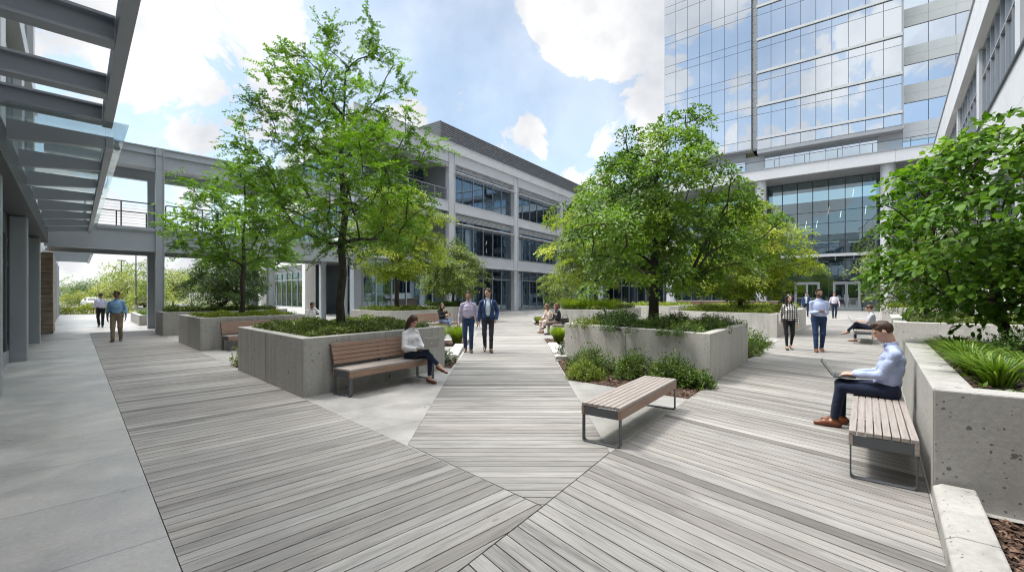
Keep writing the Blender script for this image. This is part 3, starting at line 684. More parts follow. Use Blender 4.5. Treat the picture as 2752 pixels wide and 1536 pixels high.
while z < ZT:
    g_ = MB(); rg = random.Random(i)
    for k in range(6):
        t1 = rg.uniform(-.006, .006); xa = 3.42 + k * 2.0; g_.add([(xa, 2 + t1, z), (xa + 1.95, 2 - t1, z), (xa + 1.95, 2, z + 2.05), (xa, 2 + t1, z + 2.05)], [(0, 1, 2, 3)])
    g_.build('glass_band', M['tower_glass2'], TW)
    m = MB()
    for k in range(6):
        for q in range(2): m.box(3.4 + k * 2.0, 3.4 + k * 2.0 + 1.985, 1.9, 2.1, z + 2.1 + q * .94, z + 2.1 + q * .94 + .925)
    m.build('spandrel_band', M['silver'], TW); z += 3.98; i += 1
# level behind the terrace
window(TW, -9.2, 1.4, 15.65, 18.5, 1.3, 7, (), .07, .14, 'tower_glass2', 'mullion')
window(TW, -20.5, -11.2, 15.65, 18.2, 1.3, 6, (), .07, .14, 'tower_glass2', 'mullion')
m = MB(); m.box(-11.2, -9.2, 1.1, 2, 15.6, 18.55); m.build('terrace_wall', M['silver_d'], TW); m = MB(); m.box(1.4, 3.3, 1.1, 2, 15.6, 18.55); m.build('terrace_wall', M['silver_d'], TW); m = MB(); m.box(-20.8, -11.2, 1.15, 2, 18.2, 19.2); m.build('terrace_wall', M['silver_d'], TW)
# podium canopy
m = MB()
for k in range(9): m.box(-34 + k * 5.2, -34 + (k + 1) * 5.2 - .015, -4.0, -3.7, 14.42, 15.55)
m.build('fascia', M['panel'], TW)
m = MB(); m.box(-34, 12.8, -4.06, -3.5, 15.555, 15.64); m.build('fascia_cap', M['silver_d'], TW)
m = MB()
for k in range(16):
    for q in range(4): m.box(-34 + k * 2.92, -34 + (k + 1) * 2.92 - .012, -3.69 + q * 2.5, -3.69 + (q + 1) * 2.5 - .012, 14.45, 15.5)
m.build('soffit', M['silver_d'], TW)
railing(TW, (-33, -3.2), (12, -3.2), 15.6, 1.1, 2.9, 6, 'mull_d', 'terrace_railing', True)
for x in (-29, -19.0, -9.05, 1.9):
    m = MB(); m.tube([(x, -3.0, -.05), (x, -3.0, 14.45)], .58, 28); m.build('round_column', M['silver'], TW, smooth=True)
# lobby curtain wall
zs = [.02, 2.95, 3.45, 4.9, 5.4, 6.9, 8.3, 9.6, 10.9, 14.42]
for k in range(8):
    xa = -8.65 + k * 1.45
    window(TW, xa, xa + 1.44, .02, 14.42, 0, 1, zs[2:-1], .034, .14, 'glass_g', 'mull_d', 'curtain_wall_bay')
def dbl_door(x0, name='entrance_door'):
    for q in range(2):
        a = x0 + q * 1.07; f = MB(); y = -.16
        f.box(a, a + .09, y, y + .07, .03, 2.95); f.box(a + .96, a + 1.05, y, y + .07, .03, 2.95); f.box(a + .09, a + .96, y, y + .07, .03, .28); f.box(a + .09, a + .96, y, y + .07, 2.83, 2.95); f.box(a + .09, a + .96, y, y + .07, 1.25, 1.32)
        d = f.build(name, M['mullion'], TW); h_ = MB(); xx = a + (.9 if q == 0 else .14); h_.tube([(xx, y - .06, .9), (xx, y - .06, 1.7)], .018, 8); h_.build('handle', M['silver'], d)
    f = MB(); f.box(x0 - .12, x0 - .01, -.2, -.08, .02, 3.1); f.box(x0 + 2.13, x0 + 2.24, -.2, -.08, .02, 3.1); f.box(x0 - .01, x0 + 2.13, -.2, -.08, 2.98, 3.1); f.build('door_frame', M['mullion'], TW)
dbl_door(-2.35); dbl_door(-5.9)
m = MB(); m.box(-7.2, 1.0, -2.1, -2.0, 5.75, 6.05); m.build('door_canopy_edge', M['silver'], TW)
m = MB(); m.box(-7.2, 1.0, -1.99, -.1, 5.98, 6.0); m.build('door_canopy_glass', M['glass_clear'], TW)
m = MB()
for k in range(6):
    x = -7.0 + k * 1.58; m.bar((x, -.1, 5.55), (x, -2.0, 5.85), .06, .16)
m.build('door_canopy_bracket', M['silver'], TW)
m = MB(); m.box(-9.3, -8.68, -.3, 1.2, 0, 14.42); m.build('curtain_wall_jamb', M['darkmetal'], TW); m = MB(); m.box(2.96, 3.4, -.3, 1.2, 0, 14.42); m.build('curtain_wall_jamb', M['darkmetal'], TW)
m = MB(); m.box(-33, 12, 13, 13.3, 0, 14.4); m.box(-33, -12, 8, 8.3, 0, 14.4); m.build('lobby_back_wall', M['inter'], TW)
m = MB(); m.box(-10, 8, 5.5, 13, 8.1, 8.7); m.box(-33, -10, 3.2, 13, 4.2, 5.0); m.box(-33, -10, 3.2, 13, 9.2, 10.0); m.build('mezzanine', M['silver_d'], TW)
m = MB(); m.box(-7, -2, 7, 8.2, 0, 1.1); m.box(3.5, 4.2, 2, 8, 0, 8); m.build('reception_desk', M['interlight'], TW)
for k in range(3):
    window(TW, -32 + k * 7.6, -24.5 + k * 7.6, .05, 4.2, 3.1, 6, (3.0,), .08, .14, 'glass_b', 'mullion')
    window(TW, -32 + k * 7.6, -24.5 + k * 7.6, 5.05, 9.15, 3.1, 5, (8.0,), .08, .14, 'glass_b', 'mullion')
    window(TW, -32 + k * 7.6, -24.5 + k * 7.6, 10.05, 14.3, 3.1, 5, (), .08, .14, 'glass_b', 'mullion')
window(TW, 3.45, 9.5, .05, 14.3, 1.6, 4, (3.4, 6.9, 10.9), .08, .14, 'glass_g', 'mull_d')
em, ent, eb = newmat('lobby_lamp'); eb.inputs['Emission Color'].default_value = (1, .93, .8, 1); eb.inputs['Emission Strength'].default_value = 1.2
rg = random.Random(9)
for k in range(9):
    x = -7.6 + k * 1.15; y = 2 + rg.random() * 4; z = 9.6 + rg.random() * 3.6; L_ = MB(); L_.bar((x, y, z), (x + .1, y + .35, z + .75 + .3 * rg.random()), .05); L_.build('pendant_light', em, TW)

# ---------------------------------------------------------------- office wing along the sunny boardwalk
FC = frame((3 * .755, -3 * .656), (-.656, -.755))
OC = thing('office_wing', 'pale panelled office wing with ribbon windows rising over the near multi stemmed trees', 'building', frame=FC)
def band(z0, z1, y0, mat, name, seg=3.0, x0=-57, x1=-4):
    m = MB(); n = int((x1 - x0) / seg)
    for k in range(n):
        a = x0 + (x1 - x0) * k / n; b = x0 + (x1 - x0) * (k + 1) / n - .014; zc = (z0 + z1) / 2
        m.box(a, b, y0, y0 + .45, z0, zc - .006); m.box(a, b, y0, y0 + .45, zc + .006, z1)
    return m.build(name, M[mat], OC)
band(13.3, 15.3, -.1, 'panel', 'parapet'); band(6.1, 9.15, 0, 'panel', 'spandrel_wall'); band(.02, 1.0, 0, 'panel', 'base_wall')
m = MB(); m.box(-57, -4, -.16, .3, 15.305, 15.4); m.build('parapet_cap', M['silver_d'], OC)
m = MB(); m.box(-57, -4, -.07, .05, 9.155, 9.23); m.build('window_sill', M['mull_d'], OC)
m = MB(); m.box(-57, -4, -.07, .05, 6.02, 6.09); m.build('drip_edge', M['mull_d'], OC)
for k in range(6):
    xb = -4.6 - k * 8.8; xa = xb - 8.0
    window(OC, xa, xb, 9.24, 13.28, .30, 7, (11.9,), .07, .16, 'tower_glass2', 'mullion')
    window(OC, xa, xb, 2.0, 6.0, .30, 7, (5.0,), .07, .16, 'glass_b', 'mullion')
    m = MB(); m.box(xa - .8, xa - .01, .12, .5, 9.24, 13.28); m.build('pier', M['silver'], OC); m = MB(); m.box(xa - .8, xa - .01, .12, .5, 1.0, 6.0); m.build('pier', M['silver'], OC)
    m = MB(); m.box(xa, xb, .1, .5, 1.005, 1.99); m.build('sill_wall', M['white'], OC)
m = MB(); m.box(-57, -4, 7, 7.3, 0, 13); m.box(-57, -4, .5, 7, 6.3, 6.7); m.box(-57, -4, .5, 7, 13.4, 15.2); m.box(-57.2, -56.9, .5, 12, 0, 15.2); m.box(-4.2, -3.9, .5, 12, 0, 15.2); m.build('interior_wall', M['inter'], OC)

# ---------------------------------------------------------------- office building along the shaded boardwalk
FL = frame((0, 0), (-.7071, .7071))
OL = thing('office_building', 'dark framed office building with steel columns and a glass canopy over the shaded walkway', 'building', frame=FL)
YF = 1.17
for x in (-5.8, -.3, 5.2, 10.9, 16.55, 22.2, 32.5, 36.2, 40.0, 44.0, 48):
    m = MB(); m.box(x - .17, x + .17, .84, 1.16, -.05, 3.62 if x < 30 else 3.9); m.build('column', M['greymetal'], OL, bevel=.03)
m = MB(); m.box(-8, 24.2, .72, 1.16, 3.625, 4.12); m.build('canopy_girder', M['darkmetal'], OL)
m = MB(); m.box(-8, 24.2, 1.17, 1.4, 3.1, 5.2); m.build('fascia', M['darkmetal'], OL)
for k in range(6):
    x0 = -6.2 + k * 5.65
    window(OL, x0, x0 + 5.2, .30, 3.09, 1.28, 5, (2.45,), .08, .16, 'glass_g', 'darkmetal')
    m = MB(); m.box(x0 + 5.2, x0 + 5.65, 1.17, 1.5, 0, 3.1); m.build('wall_pier', M['darkmetal'], OL)
m = MB(); m.box(-6.2, 27.7, 1.14, 1.45, -.05, .295); m.build('sill_wall', M['silver_d'], OL)
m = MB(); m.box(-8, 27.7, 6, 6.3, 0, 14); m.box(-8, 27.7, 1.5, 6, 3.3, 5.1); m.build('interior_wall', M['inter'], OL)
for zf in (5.2, 9.9):
    for k in range(6):
        x0 = -6.2 + k * 5.65
        window(OL, x0, x0 + 4.6, zf + .6, zf + 3.6, 1.45, 4, (), .07, .14, 'tower_glass2', 'mullion')
        m = MB(); m.box(x0 + 4.6, x0 + 5.65, 1.2, 1.6, zf, zf + 4.1); m.build('wall_pier', M['panel'], OL)
    m = MB(); m.box(-8, 27.7, 1.3, 1.6, zf, zf + .59); m.build('spandrel_wall', M['silver_d'], OL)
    m = MB(); m.box(-8, 27.7, 1.1, 1.6, zf + 4.1, zf + 4.7); m.build('spandrel_wall', M['panel'], OL)
m = MB(); m.box(-8, 27.7, 1.12, 9, 14.6, 15.3); m.build('parapet', M['panel'], OL)
m = MB(); m.box(27.4, 27.7, 1.6, 9, 0, 14.6); m.build('wall', M['panel'], OL)
m = MB(); m.box(30.2, 62, 1.15, 8, 0, 4.9); m.build('low_wing', M['panel'], OL)
# trellis beams then glass canopy
for x in (9.3, 8.0, 6.3, 4.5, 2.7, .9, -1):
    m = MB(); m.box(x - .10, x + .10, -.30, 1.1, 4.30, 4.33); m.box(x - .10, x + .10, -.30, 1.1, 4.55, 4.58); m.box(x - .012, x + .012, -.30, 1.1, 4.33, 4.55); m.build('trellis_beam', M['greymetal'], OL)
m = MB(); m.box(-3, 9.42, -.42, -.305, 4.29, 4.60); m.build('trellis_edge_beam', M['greymetal'], OL)
for k in range(8):
    x = 9.96 + 1.93 * k; m = MB()
    m.add([(x - .06, -.36, 4.10), (x + .06, -.36, 4.10), (x + .06, .72, 3.98), (x - .06, .72, 3.98), (x - .06, -.36, 4.28), (x + .06, -.36, 4.28), (x + .06, .72, 4.28), (x - .06, .72, 4.28)], [(3, 2, 1, 0), (4, 5, 6, 7), (0, 1, 5, 4), (1, 2, 6, 5), (2, 3, 7, 6), (3, 0, 4, 7)])
    m.build('canopy_beam', M['greymetal'], OL)
m = MB(); m.box(9.88, 24.2, -.46, -.365, 4.09, 4.28); m.build('canopy_edge_beam', M['greymetal'], OL)
for k in range(8):
    m = MB(); x0 = 9.06 + (k * 1.92); m.box(x0, x0 + 1.9, -.60, .8, 4.285, 4.305); m.build('canopy_glass', M['glass_clear'], OL)
# second canopy further along
m = MB()
for k in range(9):
    x = 33.6 + k * 1.1; m.box(x - .05, x + .05, -.6, 1.1, 3.92, 4.12)
m.box(33.3, 42.8, -.72, -.605, 3.88, 4.14); m.build('canopy_beam', M['greymetal'], OL)
m = MB(); m.box(33.2, 43, -.8, 1.1, 4.145, 4.16); m.build('canopy_glass', M['glass_clear'], OL)
# stone pier beside the walkway
SP = thing('stone_pier', 'brown coursed stone pier beyond the steel columns under the footbridge', 'pier', frame=frame((0, 0), (-.7071, .7071)))
rg = random.Random(3); z = 0; k = 0; m = MB()
while z < 3.5:
    h = rg.choice((.28, .36, .5, .62)); j = rg.uniform(-.012, .012); m.box(27.35 + j, 29.9, .66 + rg.uniform(-.01, .01), 2.4, z, min(3.55, z + h - .012)); z += h
m.build('stone_courses', M['stone'], SP, bevel=.012)

# ---------------------------------------------------------------- footbridge
BRG = thing('footbridge', 'grey steel footbridge on tall columns crossing over the shaded boardwalk', 'bridge', frame=frame(Lc(0, 35.2), (.7071, .7071)))
for yy in (0, 3.05):
    m = MB(); ibeam(m, -.85, 11.3, yy, 3.58, 4.47, .26, .05); m.box(-.85, 11.3, yy - .02, yy + .28, 4.475, 4.60); m.build('lower_beam', M['bridge'], BRG)
    m = MB(); ibeam(m, -.85, 11.3, yy, 7.27, 8.2, .26, .05); m.box(-.85, 11.3, yy - .03, yy + .29, 7.85, 7.89); m.build('upper_beam', M['bridge'], BRG)
    railing(BRG, (-.8, yy + .1), (2.5, yy + .1), 4.6, 1.05, 1.3, 8); railing(BRG, (2.9, yy + .1), (7.0, yy + .1), 4.6, 1.05, 1.3, 8); railing(BRG, (7.45, yy + .1), (11.2, yy + .1), 4.6, 1.05, 1.3, 8)
    for x in (2.69, 7.23, 11.1):
        m = MB()
        for s in (-1, 1): m.box(x + s * .135 - .018, x + s * .135 + .018, yy - .05, yy + .31, -.05, 8.2 if yy == 0 else 7.27)
        m.box(x - .117, x + .117, yy + .01, yy + .25, -.05, 8.2 if yy == 0 else 7.27); m.build('column', M['bridge'], BRG)
m = MB(); m.box(-.85, 11.2, .28, 3.04, 4.30, 4.45); m.build('deck_slab', M['silver_d'], BRG)
m = MB(); m.box(-.85, 11.2, .28, 3.04, 7.75, 7.95); m.build('roof_slab', M['panel'], BRG)
inv = BRG.matrix_world.inverted(); m = MB(); m.prism([tuple((inv @ Vector(Lc(c, a, 0)))[:2]) for c, a in ((16.05, 35.3), (16.05, 39.6), (19.9, 42.2), (21.5, 41.9))], 4.1, 4.58); m.build('landing_slab', M['silver_d'], BRG)

# ---------------------------------------------------------------- far side of the car park
FW = thing('far_building', 'distant low white commercial building beyond the parking trees', 'building', frame=frame((-208, 196), (.98, .2)))
m = MB(); m.box(0, 46, 0, 20, 0, 4.3); m.build('wall', M['white'], FW)
m = MB(); m.box(-.5, 46.5, -.4, 20.4, 4.31, 4.7); m.build('roof_edge', M['silver'], FW)
window(FW, 2, 20, 1.0, 3.2, -.1, 9, (), .1, .14, 'tower_glass2', 'mull_d'); window(FW, 24, 44, 1.0, 3.2, -.1, 10, (), .1, .14, 'tower_glass2', 'mull_d')
m = MB(); m.box(8, 12, 3, 8, 4.7, 6.0); m.build('roof_unit', M['silver_d'], FW)
def lamp_post(x, y, h, label):
    o = thing('street_lamp', label, 'street lamp', (x, y, -.06), .6, 'car park lamp posts')
    m = MB(); m.tube([(0, 0, 0), (0, 0, .6)], [.22, .22], 12); m.build('base', M['conc'], o)
    m = MB(); m.tube([(0, 0, .6), (0, 0, h)], [.075, .05], 10); m.build('pole', M['steel'], o)
    m = MB(); m.box(-.45, .45, -.16, .16, h, h + .12); m.build('lamp_head', M['steel'], o, bevel=.03)
lamp_post(-53.6, 60, 6.4, 'dark car park lamp post with a flat head above the light trees')
lamp_post(-43.0, 50, 7.4, 'taller car park lamp post beside the footbridge column')
FN = thing('metal_fence', 'white metal picket fence behind the dark bushy tree', 'fence', (-31, 42, 0), 0)
m = MB(); a = Vector((0, 0, 0)); b = Vector((7.5, 5.5, 0))
for k in range(70): p = a.lerp(b, k / 69); m.bar(p, p + Vector((0, 0, 1.9)), .03)
m.build('pickets', M['white'], FN)
m = MB(); m.bar(Vector((0, 0, .3)), b + Vector((0, 0, .3)), .05); m.bar(Vector((0, 0, 1.75)), b + Vector((0, 0, 1.75)), .05); m.build('rail', M['white'], FN)
# timber counter by the tower entrance
TC = thing('timber_counter', 'long wooden counter with panelled front in front of the tower columns', 'counter', frame=frame((14.6, 38.6), (.86, -.51)))
for k in range(4):
    m = MB()
    for q in range(6): m.box(.05 + k * 1.9, 1.85 + k * 1.9, -.02, .02, .12 + q * .165, .12 + q * .165 + .15)
    m.box(.0 + k * 1.9, .05 + k * 1.9 - .003, -.04, .04, 0, 1.12); m.build('front_panel', M['bwood'], TC)
m = MB(); m.box(-.1, 7.7, -.15, .7, 1.125, 1.18); m.build('counter_top', M['bwood_g'], TC)
m = MB(); m.box(0, 7.6, .05, .6, 0, 1.12); m.build('carcass', M['darkmetal'], TC)
# ---------------------------------------------------------------- vegetation
def unit(a): return a / np.maximum(1e-6, np.linalg.norm(a, axis=-1, keepdims=True))
def leaf_quads(P, D, Nn, ln, wd, fold=0.15):
    """P base, D direction, Nn rough normal (n,3); ln, wd (n,)"""
    D = unit(D); S = unit(np.cross(D, Nn)); U = np.cross(S, D); ln = ln[:, None]; wd = wd[:, None]
    v = np.stack([P, P + D * ln * .45 + S * wd + U * wd * fold, P + D * ln - U * ln * .08, P + D * ln * .45 - S * wd + U * wd * fold], 1).reshape(-1, 3)
    return v, np.arange(len(v)).reshape(-1, 4)
def big_leaves(P, D, Nn, ln, wd):
    D = unit(D); S = unit(np.cross(D, Nn)); U = np.cross(S, D); ln = ln[:, None]; wd = wd[:, None]
    pts = [P, P + D * ln * .52 - U * ln * .02, P + D * ln - U * ln * .16, P + D * ln * .22 + S * wd * .85 + U * wd * .25, P + D * ln * .62 + S * wd + U * wd * .12 - U * ln * .04, P + D * ln * .22 - S * wd * .85 + U * wd * .25, P + D * ln * .62 - S * wd + U * wd * .12 - U * ln * .04]
    v = np.stack(pts, 1).reshape(-1, 3); b = np.arange(len(P))[:, None] * 7
    f = np.concatenate([b + np.array([[0, 1, 4, 3]]), b + np.array([[0, 5, 6, 1]])], 0)
    tri = np.concatenate([b + np.array([[1, 2, 4]]), b + np.array([[1, 6, 2]])], 0)
    return v, f, tri

bark, bnt, bb = newmat('grey_brown_bark'); bv = coords(bnt, (9, 9, 1.6)); bn = N(bnt, 'ShaderNodeTexNoise', Scale=3.0, Detail=8.0, Roughness=0.7); bnt.links.new(bv, bn.inputs['Vector'])
brr = ramp(bnt, [(0.3, (0.035, 0.028, 0.023)), (0.6, (0.085, 0.070, 0.058)), (0.8, (0.15, 0.128, 0.108))]); bnt.links.new(bn.outputs[0], brr.inputs[0]); bnt.links.new(brr.outputs[0], bb.inputs['Base Color']); bb.inputs['Roughness'].default_value = 0.9
bbp = N(bnt, 'ShaderNodeBump', Strength=0.8, Distance=0.02); bnt.links.new(bn.outputs[0], bbp.inputs['Height']); bnt.links.new(bbp.outputs[0], bb.inputs['Normal'])
LM = {
 'feather': leafmat('honey_locust_leaves', [(0.0, (0.062, 0.138, 0.013)), (0.5, (0.156, 0.300, 0.022)), (1.0, (0.281, 0.462, 0.040))], .42),
 'maple': leafmat('zelkova_leaves', [(0.0, (0.045, 0.105, 0.013)), (0.45, (0.125, 0.235, 0.022)), (0.85, (0.225, 0.35, 0.038)), (1.0, (0.29, 0.41, 0.055))], .38),
 'light': leafmat('light_green_leaves', [(0.0, (0.108, 0.179, 0.017)), (0.5, (0.245, 0.326, 0.030)), (1.0, (0.418, 0.455, 0.050))], .42),
 'dark': leafmat('dark_green_leaves', [(0.0, (0.033, 0.073, 0.019)), (0.6, (0.082, 0.155, 0.032)), (1.0, (0.155, 0.244, 0.047))], .25),
 'mid': leafmat('mid_green_leaves', [(0.0, (0.066, 0.115, 0.022)), (0.6, (0.158, 0.223, 0.034)), (1.0, (0.283, 0.338, 0.054))], .3),
 'broad': leafmat('broad_glossy_leaves', [(0.0, (0.035, 0.095, 0.010)), (0.5, (0.095, 0.205, 0.018)), (0.9, (0.165, 0.30, 0.03)), (1.0, (0.21, 0.34, 0.045))], .36, .5, .25),
 'shrub': leafmat('shrub_leaves', [(0.0, (0.045, 0.087, 0.018)), (0.6, (0.112, 0.189, 0.030)), (1.0, (0.298, 0.378, 0.062))], .25),
 'cover': leafmat('ground_cover_leaves', [(0.0, (0.066, 0.091, 0.026)), (0.5, (0.138, 0.195, 0.044)), (0.9, (0.262, 0.319, 0.070)), (1.0, (0.437, 0.390, 0.164))], .25),
 'coverl': leafmat('bright_cover_leaves', [(0.0, (0.098, 0.150, 0.023)), (0.5, (0.210, 0.275, 0.039)), (1.0, (0.420, 0.438, 0.079))], .3),
 'grass': leafmat('bright_grass_blades', [(0.0, (0.10, 0.17, 0.018)), (0.6, (0.22, 0.31, 0.03)), (1.0, (0.38, 0.42, 0.10))], .4),
 'strap': leafmat('strappy_green_leaves', [(0.0, (0.051, 0.111, 0.016)), (0.6, (0.131, 0.227, 0.029)), (1.0, (0.291, 0.377, 0.070))], .3, .35, .5),
 'sage': leafmat('grey_green_leaves', [(0.0, (0.07, 0.10, 0.07)), (1.0, (0.22, 0.27, 0.20))], .2),
 'yellow': leafmat('yellow_green_leaves', [(0.0, (0.13, 0.17, 0.03)), (0.6, (0.26, 0.30, 0.05)), (1.0, (0.40, 0.38, 0.09))], .35),
}

def sample_crown(rg, prof, n, cx, cy, mind, squash=1.0, shell=.45, lob=.22, lean=(0, 0)):
    """points inside a crown: prof = [(z, r)]; irregular in angle"""
    zs = np.array([p[0] for p in prof]); rs = np.array([p[1] for p in prof]); ph = rg.uniform(0, 6.28, 6); out = []; tries = 0
    while len(out) < n and tries < n * 60:
        tries += 1; z = rg.uniform(zs[0], zs[-1]); th = rg.uniform(0, 2 * pi); R = np.interp(z, zs, rs)
        if rg.random() > (R / rs.max()) ** 1.2 + .08: continue
        R *= 1 + lob * (sin(2 * th + ph[0] + z * .9) * .5 + sin(3 * th + ph[1] - 1.3 * z) * .5 + .5 * sin(5 * th + ph[2] + 2.1 * z))
        r = R * rg.random() ** shell; t = (z - zs[0]) / (zs[-1] - zs[0])
        p = np.array([cx + r * cos(th) + lean[0] * t, cy + r * sin(th) * squash + lean[1] * t, z])
        if all((p - q) @ (p - q) > mind * mind for q in out): out.append(p)
    return np.array(out)

def grow(rg, base, trunk, targets, r0, rtip=.006, sag=.12):
    """trunk polyline -> branch skeleton reaching every target; returns tube list"""
    nodes = [np.array(p, float) for p in trunk]; par = [-1] + list(range(len(trunk) - 1)); ntr = len(trunk)
    fork = ntr // 3
    ax = np.array(trunk[-1]); order = np.argsort([np.min([np.linalg.norm(t - q) for q in nodes[fork:]]) for t in targets])
    for i in order:
        t = targets[i]; A = np.array(nodes[fork:]); d = t - A; cost = np.linalg.norm(d, axis=1) + np.maximum(0, A[:, 2] - t[2] + .25 * np.linalg.norm(d[:, :2], axis=1)) * 1.6
        j = int(np.argmin(cost)) + fork; a = nodes[j]; Ln = np.linalg.norm(t - a); k = max(2, int(Ln / .35)); last = j
        for s in range(1, k + 1):
            u = s / k; p = a + (t - a) * u; p = p + np.array([rg.normal(0, .02), rg.normal(0, .02), sag * Ln * sin(pi * u) * .6])
            nodes.append(p); par.append(last); last = len(nodes) - 1
    cnt = np.zeros(len(nodes)); kids = [[] for _ in nodes]
    for i in range(len(nodes) - 1, 0, -1): kids[par[i]].append(i)
    for i in range(len(nodes) - 1, -1, -1): cnt[i] = max(1, sum(cnt[c] for c in kids[i]))
    tot = cnt[0]; rad = np.maximum(rtip, r0 * (cnt / tot) ** .52)
    for i in range(fork + 1): rad[i] = r0 * (1.18 if i == 0 else 1.0 - .12 * i / max(1, fork))
    tubes = []; st = [(0, [0])]
    done = set()
    def chain(i, pth):
        while kids[i]:
            ks = sorted(kids[i], key=lambda c: -cnt[c]); 
            for c in ks[1:]: st.append((c, [i, c]))
            i = ks[0]; pth.append(i)
        return pth
    while st:
        i, pth = st.pop(); pth = chain(i, list(pth)); rr = [rad[q] for q in pth]
        if len(pth) > 1 and pth[0] != 0: rr[0] = min(rr[0], rr[1] * 1.25)
        tubes.append(([nodes[q] for q in pth], rr))
    return tubes, nodes, par

def tree(name, label, base, trunk, prof, n, mind, style, lmat, leaves, seed, r0=.11, csize=.38, lsize=.07, lasp=.45, center=None, squash=1.0, shell=.45, lob=.22, extra=(), group=None, cat='tree', lean=(0, 0), bmat=None, droop=.25, sides=7):
    rg = np.random.default_rng(seed); cx, cy = center or base[:2]
    T = sample_crown(rg, prof, n, cx, cy, mind, squash, shell, lob, lean)
    if len(extra): T = np.concatenate([T, np.array(extra, float)])
    trunk = [np.array(p, float) for p in trunk]
    tubes, nodes, par = grow(rg, base, trunk, T, r0)
    o = thing(name, label, cat, base, 0, group); B = np.array(base)
    m = MB()
    for pts, rr in tubes: m.tube([p - B for p in pts], rr, sides if max(rr) > .03 else 4, cap=False)
    m.build('trunk', bmat or bark, o, smooth=True)
    zc = np.array([cx + lean[0] * .5, cy + lean[1] * .5, (prof[0][0] * .6 + prof[-1][0] * .4)])
    tone = np.clip(rg.normal(.46, .23, len(T)), 0, 1)
    hi = (T[:, 2] - prof[0][0]) / (prof[-1][0] - prof[0][0]); rv = []
    VV = []; FF = []; TT = []; nb = 0
    for i, c in enumerate(T):
        oc = c - zc; oc[2] *= .35; oc = oc / max(1e-6, np.linalg.norm(oc)); cs = csize * rg.uniform(.7, 1.25); nl = int(leaves * (cs / csize) ** 2)
        if style == 'feather':
            nt_ = 17; per = max(4, nl // nt_)
            az = rg.uniform(0, 2 * pi, nt_); el = rg.uniform(-.5, .75, nt_); d = np.stack([np.cos(az) * np.cos(el), np.sin(az) * np.cos(el), np.sin(el)], 1) + oc * .55; d = unit(d)
            st = c + rg.normal(0, cs * .30, (nt_, 3)); L_ = cs * rg.uniform(.55, 1.25, nt_)
            s = np.tile(np.linspace(.06, 1, per), (nt_, 1)); dd = d[:, None, :]
            P = st[:, None, :] + dd * (s * L_[:, None])[..., None]; P[..., 2] -= droop * (s ** 2) * L_[:, None]
            tang = dd + np.array([0, 0, -1]) * (2 * droop * s)[..., None]; tang = unit(tang)
            sd = unit(np.cross(tang, np.array([0, 0, 1.0]) + rg.normal(0, .25, (nt_, 1, 3)))); sg = np.where(np.arange(per) % 2 == 0, 1.0, -1.0)[None, :, None]
            D = sd * sg + tang * .6 + rg.normal(0, .32, P.shape); Nn = np.cross(tang, sd) + rg.normal(0, .5, P.shape); P = P + rg.normal(0, .012, P.shape)
            P = P.reshape(-1, 3); D = D.reshape(-1, 3); Nn = Nn.reshape(-1, 3)
        else:
            # layered sprays: a few tilted plates of leaves
            k = 3; P = []; D = []; Nn = []
            for q in range(k):
                m_ = nl // k; nrm = unit(np.array([oc[0] * .5, oc[1] * .5, .9]) + rg.normal(0, .22, 3)); a1 = unit(np.cross(nrm, rg.normal(0, 1, 3))); a2 = np.cross(nrm, a1)
                off = c + rg.normal(0, cs * .35, 3) * np.array([1, 1, .8]); th = rg.uniform(0, 2 * pi, m_); r = cs * np.sqrt(rg.random(m_)) * rg.uniform(.7, 1.05)
                dirv = a1 * np.cos(th)[:, None] + a2 * np.sin(th)[:, None] * .8
                p = off + dirv * r[:, None] + nrm * rg.normal(0, cs * .09, m_)[:, None]; p[:, 2] -= droop * (r / cs) ** 2 * cs
                P.append(p); D.append(unit(dirv * .8 + oc * .35 + rg.normal(0, .45, (m_, 3)) + np.array([0, 0, -.25]))); Nn.append(nrm + rg.normal(0, .38, (m_, 3)))
            P = np.concatenate(P); D = np.concatenate(D); Nn = np.concatenate(Nn)
        nn = len(P); ln = lsize * rg.uniform(.65, 1.25, nn); wd = ln * lasp * .5
        if style == 'big':
            v, f, tri = big_leaves(P - B, D, Nn, ln, wd); FF.append(f + nb); TT.append(tri + nb); rv.append(np.tile(np.clip(tone[i] + rg.normal(0, .17, nn), 0, 1), 2))
        else:
            v, f = leaf_quads(P - B, D, Nn, ln, wd); FF.append(f + nb); rv.append(np.clip(tone[i] + rg.normal(0, .14, nn), 0, 1))
        VV.append(v); nb += len(v)
    V = np.concatenate(VV); F = np.concatenate(FF); R_ = np.concatenate(rv)
    if style == 'big':
        T3 = np.concatenate(TT); F = np.concatenate([np.concatenate([F[:, [0, 1, 2]], F[:, [0, 2, 3]], T3], 0)]); R_ = np.concatenate([R_, R_, R_])
        # keep tones aligned per leaf
        R_ = R_[:len(F)]
    npmesh('crown', V, F, [LM[lmat]], o, R_, smooth=(style == 'big')); return o

def trunk_line(base, top, n=9, wob=.03, seed=0):
    rg = np.random.default_rng(seed); b = np.array(base, float); t = np.array(top, float)
    return [b + (t - b) * (i / (n - 1)) + (rg.normal(0, wob, 3) * np.array([1, 1, .2]) if 0 < i < n else 0) for i in range(n)]

